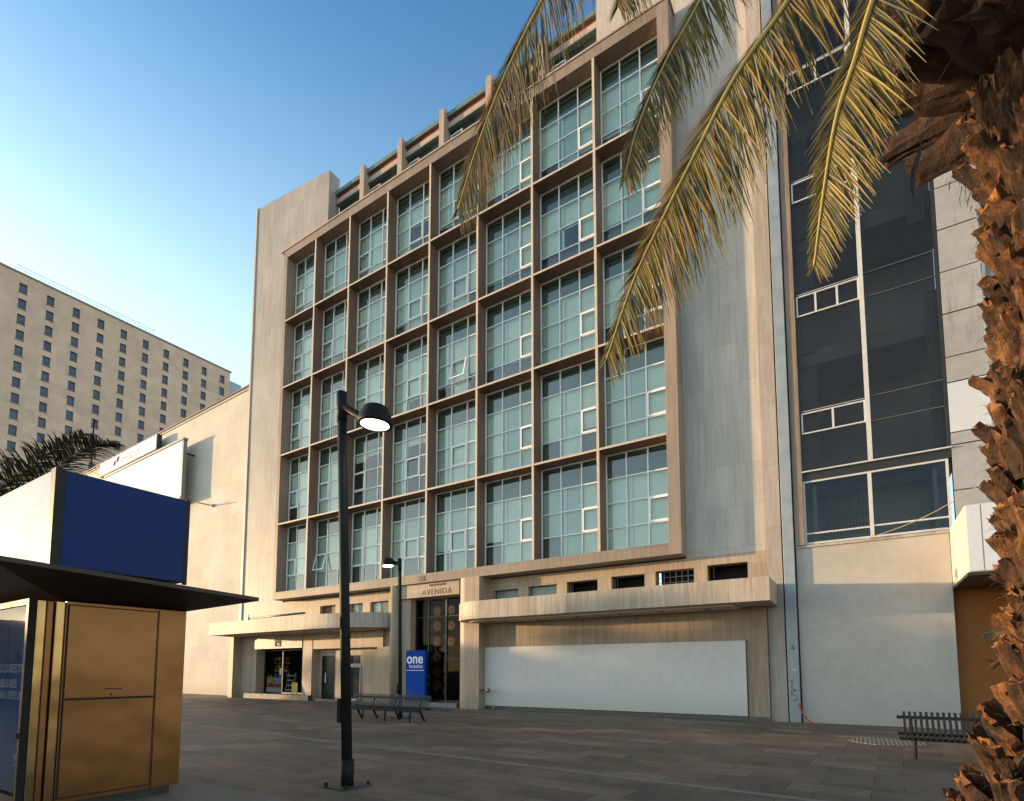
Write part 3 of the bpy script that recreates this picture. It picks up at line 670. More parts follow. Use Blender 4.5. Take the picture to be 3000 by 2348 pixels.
# lower display window
lw = MB(); frame_rect(lw, -1.35, 2.34, 5.62, 7.68, .06, YW-.02, YW+.06)
lw.box(.40, .50, YW-.03, YW+.07, 5.68, 7.62); lw.box(-1.29, .40, YW-.01, YW+.05, 5.94, 5.99); lw.box(.50, 2.28, YW-.01, YW+.05, 5.96, 6.01)
LW = lw.build('display_window', M_offw, B)
gl = MB(); gl.quad((-1.3, YW+.02, 5.65), (2.3, YW+.02, 5.65), (2.3, YW+.02, 7.65), (-1.3, YW+.02, 7.65)); gl.build('pane', glass('grey_glass', (.62, .66, .64), .03, .02, (.5, .5, .5, 1)), LW)
ro = MB(); ro.box(-1.6, 2.5, YW+1.9, YW+2.0, 5.5, 7.7); ro.box(-1.1, -.98, YW+.3, YW+.4, 5.6, 7.7); ro.box(2.0, 2.1, YW+.3, YW+1.8, 5.6, 7.6); ro.build('display_room', plain('pale_room', (.30, .31, .30), .8), LW)
ro = MB()
for k in range(14):
    x = -.85+k*.09; ro.box(x, x+.03, YW+.8, YW+.83, 6.0, 6.7+rs.random()*.75)
for z in (6.25, 6.6): ro.box(-.9, .4, YW+.84, YW+.87, z, z+.03)
ro.build('window_stack', plain('rusty_clutter', (.12, .04, .025), .7), LW)
# stone panels right of the glass
zj = [5.6, 6.70, 8.02]; pans = [(5.3, 6.70), (6.72, 8.02), (8.04, 8.38), (8.40, 9.86), (9.88, 10.62), (10.64, 11.93), (11.95, 13.22), (13.24, 14.53), (14.55, 15.85), (15.87, 17.18), (17.20, 18.5), (18.52, 19.8), (19.82, 21.1), (21.12, 22.4), (22.42, 26), (26.02, 36)]
for k, (a, b_) in enumerate(pans):
    mb = MB(); mb.box(2.43, 3.32, YW-.06+.006*(k % 2), YW+.2, a, b_-.012); mb.build('wall_panel', M_panelnew if k == 3 else M_panelw, B)
mb = MB(); mb.box(2.43, 3.32, YW-.02, YW+.2, 5.29, 36); mb.build('panel_joint', M_dark, B)
mb = MB(); mb.box(3.34, 3.42, YW-.10, YW, 5.3, 36); mb.build('edge_strip', M_gutter, B)
mb = MB(); mb.box(3.44, 9.0, YW+.02, YW+.4, 5.3, 36); mb.build('side_wall', M_panelw, B)
mb = MB(); mb.box(2.27, 9.0, YW-.02, YW+.4, 4.0, 5.29) ; mb.build('transom', M_panelw, B)
mb = MB(); mb.box(2.27, 9.0, YW+.25, YW+.35, 0, 4.0); od = mb.build('ochre_door', M_orange, B)
m_ = MB(); pts = [(3.05+.22*math.cos(a)*(1-.03*k), YW+.24, 2.55+.16*math.sin(a)*(1-.05*k)) for k, a in enumerate([R(40*j) for j in range(12)])]
m_.tube(pts, .035, 5, True, .3); m_.build('graffiti_swirl', plain('teal_spray', (.05, .22, .17), .6), od)
m_ = MB()
for a in range(0, 360, 72): m_.tube([(3.2, YW+.24, 1.85), (3.2+.28*math.cos(R(a+20)), YW+.24, 1.85+.22*math.sin(R(a+20)))], .02, 4, True, .3)
m_.build('graffiti_star', M_ink, od)
# projecting sign box over the ochre door
sb = thing('sign_box', 'deep white projecting sign box above the ochre door, half behind the palm trunk', 'sign', (4, 18, 4))
mb = MB(); mb.box(2.27, 8.5, 16.87, YW-.03, 3.98, 5.62); mb.build('box', plain('cream_sheet', (.66, .60, .50), .6, var=.06, scale=1.5), sb, bevel=.01)
for x0_, x1_ in ((2.29, 2.55), (2.58, 4.2), (4.23, 6)):
    mb = MB(); mb.box(x0_, x1_, 16.84, 16.868, 4.0, 5.6); mb.build('face_panel', plain('grey_white_panel', (.62, .64, .68), .4, var=.05) if 'grey_white_panel' not in bpy.data.materials else bpy.data.materials['grey_white_panel'], sb)
mb = MB(); mb.box(2.25, 8.5, 16.85, YW-.03, 3.90, 3.975); mb.build('underside', M_blackm, sb)
mb = MB()
p0, p1 = Vector((3.6, 18.3, 7.05)), Vector((.25, 19.42, 5.58)); mb.sm = True
mb.tube([p0.lerp(p1, t)+Vector((0, 0, -.28*math.sin(math.pi*t))) for t in [k/12 for k in range(13)]], .012, 5)
tag(mb.build('cable', plain('yellowed_cable', (.40, .32, .2), .6), None, 0, (2, 19, 6)), 'thin loose cable sagging across the display window of the smoked glass building', 'cable')
mb = MB(); mb.sm = True; mb.tube([(-1.68, 19.30, .60), (-1.66, 19.22, .40), (-1.5, 19.16, .15), (-1.35, 19.1, .03), (-1.28, 19.05, .02)], .022, 6)
mb.tube([(-1.70, 19.30, .58), (-1.60, 19.24, .30), (-1.42, 19.2, .06), (-1.36, 19.14, .02)], .018, 6)
tag(mb.build('red_hose', plain('red_rubber', (.42, .06, .03), .5), None, 0, (-1.5, 19.2, 0)), 'red hose hanging out at the foot of the metal joint cover', 'hose')

# ------------------------------------------------------------------ BANK (turned 1.84 degrees)
BK = thing('bank_building', 'low pale building with a bare peach coloured wall left of the hotel', 'building', (-33.5, 19.9, 0), R(-1.84))
BK['_org'] = (0, 0, 0)
mb = MB(); mb.box(-60, -.02, .3, 30, 0, 20.62); mb.build('wall', M_bank, BK)
mb = MB(); mb.box(-60, .0, .22, .6, 20.62, 20.74); mb.box(-60, -.0, .26, .3, 20.40, 20.46); mb.build('roof_edge', plain('dark_roof_edge', (.10, .08, .075), .6), BK)
mb = MB(); mb.box(-.02, .30, .1, .9, 0, 20.5); mb.build('joint_recess', M_dark, BK)
gt = MB(); gp = []
for k in range(24):
    z = 20.2-k*.88; gp.append((.42+.05*math.sin(k*1.7)+.04*rs.random(), z))
for k in range(23):
    (a, z1_), (b_, z0_) = gp[k], gp[k+1]
    gt.add([(a-.10, -.12, z1_), (a+.32, -.12, z1_), (b_+.32, -.12, z0_), (b_-.10, -.12, z0_), (a-.14, .1, z1_), (a+.26, .1, z1_), (b_+.26, .1, z0_), (b_-.14, .1, z0_)], [(0, 3, 2, 1), (0, 4, 7, 3), (1, 2, 6, 5), (0, 1, 5, 4), (3, 7, 6, 2)])
gt.build('downpipe_sheet', plain('pale_zinc_sheet', (.33, .40, .44), .4, .2, .5, .15, 2), BK)
# roof hut
mb = MB(); mb.box(-.9, .35, 1.2, 4.5, 20.7, 23.1); hut = mb.build('roof_hut', M_beige, BK)
mb = MB(); mb.box(-.2, .1, 1.17, 1.199, 21.2, 22.3); mb.build('window', M_dark, hut)
mb = MB(); mb.box(-1.0, .4, 1.1, 4.6, 23.102, 23.2); mb.build('roof', M_blackm, hut)
def bank_root(name, lab, cat, loc): 
    t = thing(name, lab, cat, (0, 0, 0), 0); Mx = BK.matrix_basis.copy() if False else Matrix.Translation((-33.5, 19.9, 0)) @ Matrix.Rotation(R(-1.84), 4, 'Z')
    p = Mx @ Vector(loc); t.location = p; t.rotation_euler = (0, 0, R(-1.84)); t['_org'] = tuple(loc); return t
bb = bank_root('billboard', 'large blank white billboard standing off the wall of the pale building', 'billboard', (-14.5, -.4, 14.1))
mb = MB(); mb.box(-21.5, -7.55, -.55, -.35, 14.2, 18.35); mb.build('panel', plain('white_board', (.80, .80, .80), .35, var=.02), bb)
mb = MB(); mb.box(-7.54, -7.28, -.56, -.30, 14.1, 18.4); mb.box(-21.5, -7.2, -.62, -.28, 18.36, 18.52); mb.box(-21.5, -7.3, -.60, -.30, 14.0, 14.19)
for x in (-19.2, -16.4, -13.6, -10.9, -9.2): mb.box(x-.012, x+.012, -.556, -.551, 14.2, 18.35)
mb.build('frame', plain('board_frame', (.20, .23, .23), .5, .3), bb)
mb = MB()
for x in (-19, -14.5, -9): mb.box(x-.05, x+.05, -.34, .3, 14.5, 14.6); mb.box(x-.05, x+.05, -.34, .3, 17.9, 18.0)
mb.box(-7.5, -7.4, -.30, .3, 17.4, 17.5); mb.build('bracket', M_black, bb)
sg = bank_root('fascia_sign', 'long pale blue fascia sign with white lettering high on the pale building', 'sign', (-17.5, -.3, 18.8))
mb = MB(); mb.box(-23.3, -12.3, -.35, -.05, 18.98, 20.10); mb.build('box', plain('pale_blue_sign', (.42, .56, .68), .3, var=.06, scale=.6), sg, bevel=.02)
mb = MB(); mb.box(-12.29, -12.15, -.36, .0, 18.94, 20.12); mb.box(-23.3, -12.3, -.34, .29, 18.86, 18.97); mb.box(-20, -19.9, -.05, .29, 19, 20); mb.box(-14, -13.9, -.05, .29, 19, 20); mb.build('frame', M_blackm, sg)
text_mesh('lettering', 'Banamex', .95, M_lettw, sg, on_wall(-18.9, -.36, 19.22, (-17.5, -.3, 18.8)), .01, .01, 1.0)
mb = MB(); mb.tube([(-20.2, -.37, 19.3), (-19.9, -.37, 19.62), (-19.6, -.37, 19.5), (-19.25, -.37, 19.85)], .09, 6, True, .3); mb.build('emblem', plain('faded_red', (.55, .16, .18), .5), sg)
ar = bank_root('wall_arm', 'thin dark floodlight arm sticking out from the pale wall beside the white billboard', 'bracket', (-4.35, 0, 13.1))
mb = MB(); mb.sm = True; mb.tube([(-4.35, .3, 13.15), (-4.35, -.75, 13.10)], .035, 8); mb.build('arm', M_black, ar)
mb = MB(); mb.sm = True; mb.tube([(-4.35, .30, 13.15), (-4.35, .18, 13.15)], .11, 12); mb.build('base', M_gutter, ar)
po = bank_root('roof_pole', 'slender dark pole standing on the roof edge of the pale building', 'pole', (-28.2, .5, 20.6))
mb = MB(); mb.tube([(-28.2, .5, 20.6), (-28.2, .5, 25.6)], .07, 8); mb.build('shaft', M_black, po)
mb = MB(); mb.lathe([(.12, 0), (.16, .1), (.10, .3), (.001, .36)], (-28.2, .5, 25.6), 10); mb.build('cap', M_black, po)

# ------------------------------------------------------------------ TOWER far left
XT, k_ = -136.0, 1.36
T = thing('tower_building', 'big tan hotel block in the distance with rows of small square windows', 'building', (XT, 50, 0))
def ty(v): return v*k_
def tz(v): return (v-1.62)*k_+1.62
cols_y = [21.4, 24.57, 27.75, 30.95, 34.2, 37.4, 40.68, 43.95, 47.25, 50.5, 53.86]
rows_z = [57.5-2.352*r for r in range(13)]
wins = []
for ci, cy in enumerate(cols_y):
    for ri, rz in enumerate(rows_z):
        wins.append((cy, rz, ci, ri))
holes = [(ty(cy), ty(cy+.92), tz(rz-1.42), tz(rz)) for cy, rz, _, _ in wins]
mb = MB()
tmp = MB(); wall_holes(tmp, ty(8), ty(55.8), tz(29.4), tz(58.8), 0, .6, holes)
for p in tmp.v: mb.v.append((XT-p[1], p[0], p[2]))
mb.f = tmp.f; mb.mi = tmp.mi; mb.smooth = tmp.smooth
mb.box(XT-25, XT-.7, ty(8), ty(55.8), 0, tz(58.8)-.1)
mb.build('wall', M_tower, T)
mb = MB(); mb.box(XT-3, XT+2.2, ty(8), ty(40), tz(28.9), tz(29.4)-.01); mb.box(XT-20, XT+1.2, ty(8), ty(55), 0, tz(28.9)-.01); mb.build('podium', plaster('podium_render', (.6, .5, .38), (.66, .55, .43)), T)
mb = MB(); mb.box(XT-.9, XT+.25, ty(8), ty(56), tz(58.8)+.01, tz(58.8)+.3); mb.build('parapet', plain('parapet_grey', (.25, .24, .25), .7), T)
mb = MB(); mb.box(XT-15, XT-1, ty(56.0), ty(58.5), 60, tz(57.6)); mb.build('roof_plant', plain('blue_grey_cladding', (.30, .36, .42), .5), T)
rl = MB()
for k in range(34):
    yy = ty(24+.55*k); rl.box(XT-.2, XT-.1, yy, yy+.05, tz(58.8)+.3, tz(58.8)+1.7)
rl.box(XT-.2, XT-.12, ty(24), ty(42.7), tz(58.8)+1.6, tz(58.8)+1.7); rl.box(XT-.2, XT-.12, ty(24), ty(42.7), tz(58.8)+1.0, tz(58.8)+1.06)
rl.build('roof_railing', plain('pale_railing', (.6, .62, .65), .5), T)
# which windows the low building leaves in view (bank roof line)
def in_view(cy, rz):
    lim = {0: 99, 1: 12, 2: 11, 3: 12, 4: 11, 5: 9, 6: 7, 7: 6, 8: 4, 9: 3, 10: 2}
    return True
lim = [0, 13, 11, 13, 12, 11, 9, 7, 5, 4, 2]
n_w = 0
fr_stuff = MB(); 
for cy, rz, ci, ri in wins:
    f = MB() if ri < lim[ci] and n_w < 99 else fr_stuff
    x = XT-.35; a, b_, c, d = ty(cy), ty(cy+.92), tz(rz-1.42), tz(rz)
    f.cur = 0
    t = .09
    f.box(x-.05, x+.03, a, a+t, c, d); f.box(x-.05, x+.03, b_-t, b_, c, d); f.box(x-.05, x+.03, a+t, b_-t, c, c+.18); f.box(x-.05, x+.03, a+t, b_-t, d-t, d); f.box(x-.05, x+.02, a+t, b_-t, c+.5, c+.56)
    f.cur = 1
    f.quad((x-.02, a, c), (x-.02, b_, c), (x-.02, b_, d), (x-.02, a, d))
    f.cur = 2
    f.box(XT, XT+.10, a-.1, b_+.1, c-.14, c-.01)
    if f is not fr_stuff:
        f.build('window', [plain('tower_frame', (.07, .075, .09), .4), plain('tower_pane', (.045, .055, .09), .12, var=.5, scale=.3), plain('tower_sill', (.22, .14, .09), .7)] if n_w == 0 else tw_m, T)
        if n_w == 0: tw_m = [bpy.data.materials['tower_frame'], bpy.data.materials['tower_pane'], bpy.data.materials['tower_sill']]
        n_w += 1
o = fr_stuff.build('window_rows', tw_m, T); o['kind'] = 'stuff'

# ------------------------------------------------------------------ KIOSK
XK, YK = -7.54, 2.28
K = thing('kiosk', 'bronze steel street kiosk with a dark overhanging roof and blue sign panels on top', 'kiosk', (-8.8, 3.0, .05))
def bronze(name, ca, cb, rough):
    m, n, l, b = new_mat(name); v, g_, s_ = wall_coord(n, l)
    f = noise_tex(n, l, v, 1, 5, .6, (160, 2.5, 1)); f2 = noise_tex(n, l, v, 1.6, 4, .6)
    l.new(mixc(n, l, f2, ca, cb), b.inputs['Base Color']); b.inputs['Metallic'].default_value = .95
    l.new(maprange(n, l, f, .3, .7, rough-.015, rough+.03), b.inputs['Roughness'])
    wv = noise_tex(n, l, v, 1.1, 2, .4)
    hs = n.new('ShaderNodeMath'); hs.operation = 'MULTIPLY_ADD'; l.new(f, hs.inputs[0]); hs.inputs[1].default_value = .01; l.new(wv, hs.inputs[2])
    bump(n, l, hs.outputs[0], b, .40, .08); return m
M_brz = bronze('brushed_bronze_sheet', (.15, .066, .026), (.21, .098, .040), .33)
M_brz2 = bronze('polished_bronze_post', (.26, .15, .07), (.34, .21, .10), .20)
body = MB(); body.prism([(XK, 2.46), (XK, 3.76), (-10.2, 3.76), (-10.2, 2.5), (-9.9, 2.3), (-7.66, 2.3), (-7.66, 2.46)], .16, 2.40); body.build('body', M_brz, K)
mb = MB(); mb.prism([(XK-.06, 2.55), (XK-.06, 3.68), (-10.1, 3.68), (-10.1, 2.6)], .05, .155); mb.build('plinth', M_blackm, K)
mb = MB(); mb.box(XK+.002, XK+.012, 3.43, 3.755, .165, 2.395); mb.build('side_panel', M_brz, K)
mb = MB(); mb.box(XK+.001, XK+.004, 2.47, 3.42, .2, 2.37); mb.build('door_gap', M_dark, K)
for z0_, z1_ in ((.215, 1.285), (1.305, 2.36)):
    mb = MB(); mb.box(XK+.005, XK+.017, 2.485, 3.405, z0_, z1_); d_ = mb.build('access_door', M_brz, K, bevel=.004)
    if z1_ > 2:
        m2 = MB(); m2.box(XK+.018, XK+.026, 2.87, 3.05, 1.40, 1.412); m2.tube([(XK+.018, 2.94, 1.34), (XK+.024, 2.94, 1.34)], .012, 8); m2.build('latch', M_dark, d_)
for (xa_, y0_, y1_, mt) in ((XK-.004, 2.20, 2.288, M_brz2), (XK-.018, 2.292, 2.358, M_brz), (XK+.012, 2.362, 2.452, M_brz2)):
    mb = MB(); mb.box(-7.68, xa_, y0_, y1_, .06, 2.40); mb.build('corner_post', mt, K, bevel=.014)
# glazed poster case on the street side
mb = MB(); frame_rect(mb, -9.9, -7.548, .22, 2.40, .065, 2.13, 2.196); mb.box(-7.56, -7.548, 2.10, 2.129, .9, .96); pc = mb.build('poster_case', plain('case_frame_black', (.014, .012, .010), .6, 0, .15), K)
mb = MB(); mb.box(-9.9, -7.56, 2.10, 2.19, .06, .218); mb.build('case_sill', M_brz, pc)
mb = MB(); mb.box(-9.9, -7.69, 2.197, 2.29, .06, 2.40); mb.build('case_back', M_blackm, pc)
def poster_material():
    m, n, l, b = new_mat('poster_print'); v, g_, s_ = wall_coord(n, l)
    f = noise_tex(n, l, v, 1.6, 5, .55, (1, .7, 1), 1.0)
    z = maprange(n, l, s_.outputs[2], .3, 2.3, 0, 1)
    mm = n.new('ShaderNodeMath'); mm.operation = 'MULTIPLY_ADD'; l.new(f, mm.inputs[0]); mm.inputs[1].default_value = .5; l.new(z, mm.inputs[2])
    c = ramp(n, l, mm.outputs[0], [(.25, (.20, .19, .26)), (.5, (.16, .18, .30)), (.72, (.05, .10, .30)), (.95, (.02, .06, .24)), (1.15 if False else 1.0, (.10, .12, .20))])
    l.new(c, b.inputs['Base Color']); b.inputs['Roughness'].default_value = .5; return m
mb = MB(); mb.box(-9.82, -7.64, 2.18, 2.19, .30, 2.32); pp = mb.build('poster', poster_material(), K)
M_pt = plain('poster_lettering', (.62, .65, .72), .5)
for body_, zz, sz, sx_ in (('TODOS LOS REFLECTORES', 1.60, .135, .62), ('DE BELLAS ARTES', 1.43, .135, .62), ('APUNTAN AL NUEVO ONE', 1.30, .135, .62)):
    text_mesh('poster_text', body_, sz, M_pt, pp, on_wall({'T': -7.66, 'D': -7.92, 'A': -7.69}[body_[0]], 2.177, zz, K['_org']), .001, .001, 1, sx_, 'RIGHT')
text_mesh('poster_text', 'one', .12, M_pt, pp, on_wall(-7.70, 2.177, .66, K['_org']), .001, .002, 1, .8, 'RIGHT')
text_mesh('poster_text', 'hoteles', .06, M_pt, pp, on_wall(-7.70, 2.177, .58, K['_org']), .001, 0, 1, .8, 'RIGHT')
gl = MB(); gl.quad((-9.83, 2.15, .285), (-7.615, 2.15, .285), (-7.615, 2.15, 2.335), (-9.83, 2.15, 2.335)); gl.build('pane', glass('case_glass', (.92, .95, .95), .03, .02, (.20, .21, .24, 1)), pc)
# roof: thin dark plate with turned-up edge
rf = MB()
xa, xb, ya, yb_ = -10.9, -6.55, 1.55, 4.16
inn = [(-7.70, 2.50), (-7.70, 3.72), (-10.0, 3.72), (-10.0, 2.5)]
out = [(xb, ya), (xb, yb_), (xa, yb_), (xa, ya)]
vs = [(x, y, 2.62) for x, y in out]+[(x, y, 2.39) for x, y in inn]+[(x, y, 2.665) for x, y in out]+[(x, y, 2.76) for x, y in inn]
# far right corner sits a little lower, as in the photo's sag
vs = [(p[0], p[1], p[2]-(.10 if (abs(p[0]-xb) < .01 and abs(p[1]-yb_) < .01) else 0)) for p in vs]
rf.add(vs, [(0, 1, 5, 4), (1, 2, 6, 5), (2, 3, 7, 6), (3, 0, 4, 7), (8, 12, 13, 9), (9, 13, 14, 10), (10, 14, 15, 11), (11, 15, 12, 8), (0, 8, 9, 1), (1, 9, 10, 2), (2, 10, 11, 3), (3, 11, 8, 0), (12, 15, 14, 13), (4, 5, 6, 7)])
rf.build('roof', plain('roof_sheet', (.035, .024, .018), .5, .3), K)
# sign box on the roof
sx0, sx1, sy0, sy1, sz0, sz1 = -9.95, -7.56, 2.30, 3.72, 2.79, 3.90
mb = MB(); mb.box(sx0, sx1, sy0, sy1, sz0, sz1); mb.box(sx1-.13, sx1+.008, sy0-.018, sy0+.08, sz0-.03, sz1+.01); mb.box(sx1-.02, sx1+.01, sy1-.02, sy1+.03, sz0-.03, sz1+.01); s1 = mb.build('sign_frame', plain('dark_brown_frame', (.022, .017, .014), .5, 0, .2), K)
mb = MB(); mb.box(sx1+.001, sx1+.006, sy0+.082, sy1-.021, sz0+.01, sz1-.01); mb.build('blue_panel', M_bluepanel, s1)
mb = MB(); mb.box(sx0, sx1-.14, sy0-.012, sy0-.001, sz0+.01, sz1-.01); mb.build('white_panel', plain('white_vinyl', (.24, .32, .50), .6, 0, .15, var=.05, scale=1.2), s1)

# ------------------------------------------------------------------ LAMP POSTS
def lamp_post(base, height, rad, lean, arm_dir, label, head_r=.255, drop=.30, reach=.42):
    L_ = thing('street_lamp', label, 'street lamp', base, 0, 'street lamps on the square')
    b0 = Vector(base); top = b0+Vector((lean[0], lean[1], height))
    mb = MB(); mb.sm = True
    mb.tube([b0+Vector((0, 0, .02)), b0.lerp(top, .5), top], [rad*1.1, rad*1.03, rad], 20); mb.tube([b0.lerp(top, .925), top+Vector((0, 0, .03))], [rad*1.14, rad*1.14], 20); mb.build('pole', M_black, L_)
    mb = MB(); mb.box(b0.x-.24, b0.x+.24, b0.y-.24, b0.y+.24, 0, .02, None); mb.build('base_plate', plain('base_plate_iron', (.05, .05, .052), .5, .3) if 'base_plate_iron' not in bpy.data.materials else bpy.data.materials['base_plate_iron'], L_, bevel=.006)
    for sx_ in (-1, 1):
        for sy_ in (-1, 1):
            mb = MB(); mb.tube([(b0.x+sx_*.2, b0.y+sy_*.2, .02), (b0.x+sx_*.2, b0.y+sy_*.2, .07)], .022, 8); mb.build('anchor_bolt', M_black, L_)
    mb = MB(); mb.sm = True; mb.tube([b0+Vector((0, 0, .02)), b0+Vector((0, 0, .38))], rad*1.28, 18); mb.build('sleeve', M_black, L_)
    q_ = b0.lerp(top, .19); mb = MB(); mb.box(q_.x-rad-.05, q_.x-rad+.03, q_.y-.07, q_.y+.07, q_.z-.22, q_.z+.12); mb.build('service_box', M_black, L_, bevel=.01)
    d = Vector(arm_dir).normalized(); a0 = top-Vector((0, 0, .18)); hc = a0+d*(reach+head_r)+Vector((0, 0, -drop))
    h0 = a0+d*(reach+.04)+Vector((0, 0, -drop+.07))
    mb = MB(); mb.tube([a0, a0.lerp(h0, .5), h0], [.072, .06, .05], 10); mb.tube([h0-d*.03, h0+d*.12-Vector((0, 0, .03))], .06, 10); mb.build('arm', M_black, L_)
    mb = MB(); mb.sm = True; r = head_r
    tilt = Matrix.Rotation(R(4), 4, Vector((-d.y, d.x, 0)))
    mb.lathe([(r*.80, -.07), (r*.97, -.075), (r, -.05), (r*.985, -.01), (r*.88, .08), (r*.76, .13), (r*.72, .17), (r*.62, .19), (.001, .195)], hc, 40, tilt)
    hd = mb.build('lamp_head', M_black, L_)
    mb = MB(); mb.lathe([(r*.80, -.072), (r*.74, -.080), (r*.4, -.085), (.001, -.086)], hc+Vector((0, 0, .0)), 40, tilt)
    mb.build('lamp_glass', bpy.data.materials.get('lamp_glow') or plain('lamp_glow', (.8, .8, .8), .3, emit=((.90, 1.0, .93), 6)), hd)
    return L_
lamp_post((-6.15, 5.34, 0), 5.80, .068, (-.33, 0, 0), (.97, .10, 0), 'near black street lamp with a lit round head left of the canopy entrance', .255, .36, .41)
lamp_post((-13.38, 13.85, 0), 5.52, .06, (-.15, 0, 0), (-1, -.15, 0), 'farther black street lamp standing behind the slatted bench by the hotel entrance', .25, -.06, .25)

# ------------------------------------------------------------------ BENCHES
def bench(label, loc, length, nslat, rz=0, legs=None):
    Bn = thing('slatted_bench', label, 'bench', loc, rz, 'slatted benches on the square'); Bn['_org'] = (0, 0, 0)
    prof = [(.56, .83), (.50, .70), (.44, .56), (.40, .47), (.34, .425), (.22, .415), (.08, .42), (.0, .405), (-.05, .36)]
    sl = MB()
    p = length/nslat
    M_sl = bpy.data.materials.get('slat_paint') or plain('slat_paint', (.022, .02, .018), .45, 0, .3)
    for k in range(nslat):
        x0_ = k*p+.01; x1_ = x0_+p*.52
        for (ya_, za), (yb2, zb) in zip(prof[:-1], prof[1:]):
            dy, dz = yb2-ya_, zb-za; ln = math.hypot(dy, dz); ny, nz = -dz/ln*.014, dy/ln*.014
            sl.add([(x0_, ya_, za), (x1_, ya_, za), (x1_, yb2, zb), (x0_, yb2, zb), (x0_, ya_+ny, za+nz), (x1_, ya_+ny, za+nz), (x1_, yb2+ny, zb+nz), (x0_, yb2+ny, zb+nz)],
                   [(0, 1, 2, 3), (7, 6, 5, 4), (0, 3, 7, 4), (1, 5, 6, 2), (0, 4, 5, 1), (2, 6, 7, 3)])
    sl.build('slats', M_sl, Bn)
    for yy, zz in ((.53, .72), (.03, .36), (.44, .41)):
        mb = MB(); mb.box(-.09, length+.06, yy-.022, yy+.022, zz-.03, zz+.03); mb.build('rail', M_black, Bn, bevel=.008)
    for x in legs:
        mb = MB(); mb.tube([(x, .04, .36), (x, .0, 0)], [.036, .034], 4); mb.build('leg', M_black, Bn)
        mb = MB(); mb.tube([(x, .42, .42), (x+.02, .52, .2), (x+.05, .62, 0)], [.04, .036, .034], 4); mb.build('leg', M_black, Bn)
        mb = MB(); mb.tube([(x, .52, .72), (x, .43, .42)], .024, 4); mb.build('back_bracket', M_black, Bn)
    return Bn
bench('long black slatted bench in front of the hotel entrance', (-14.95, 12.78, 0), 3.45, 40, R(-1), (.1, .9, 1.95, 3.05))
bench('black slatted bench half hidden behind the palm trunk in front of the white wall', (.62, 12.6, 0), 3.3, 38, R(0), (.14, 1.1, 2.1, 3.1))

# ------------------------------------------------------------------ PALMS
def leaf_material(name, a, b_, c):
    m, n, l, b = new_mat(name); g_ = n.new('ShaderNodeNewGeometry')
    f = noise_tex(n, l, g_.outputs['Position'], 4, 3)
    rnd = g_.outputs['Random Per Island']
    base = mixc(n, l, rnd, a, b_); base = mixc(n, l, ramp(n, l, f, [(.45, (0, 0, 0)), (.75, (.8, .8, .8))]), base, c)
    l.new(base, b.inputs['Base Color']); b.inputs['Roughness'].default_value = .38; b.inputs['Specular IOR Level'].default_value = .5
    tr = n.new('ShaderNodeBsdfTranslucent'); l.new(base, tr.inputs[0])
    mx = n.new('ShaderNodeMixShader'); mx.inputs[0].default_value = .12; l.new(b.outputs[0], mx.inputs[1]); l.new(tr.outputs[0], mx.inputs[2])
    l.new(mx.outputs[0], n['Material Output'].inputs[0]); return m
M_leaf = leaf_material('palm_leaf', (.022, .024, .008), (.27, .20, .026), (.28, .165, .03))
M_leafd = leaf_material('palm_leaf_far', (.015, .02, .010), (.035, .04, .018), (.06, .05, .02))
M_rachis = plain('palm_rachis', (.42, .30, .07), .4)
def bez(pts, n_):
    """Catmull-Rom through points"""
    P = [Vector(p) for p in pts]; P = [P[0]*2-P[1]]+P+[P[-1]*2-P[-2]]; out_ = []
    m = len(P)-3
    for k in range(n_+1):
        u = k/n_*m; i = min(int(u), m-1); t = u-i; a, b_, c, d = P[i:i+4]
        out_.append(.5*((2*b_)+(c-a)*t+(2*a-5*b_+4*c-d)*t*t+(-a+3*b_-3*c+d)*t**3))
    return out_
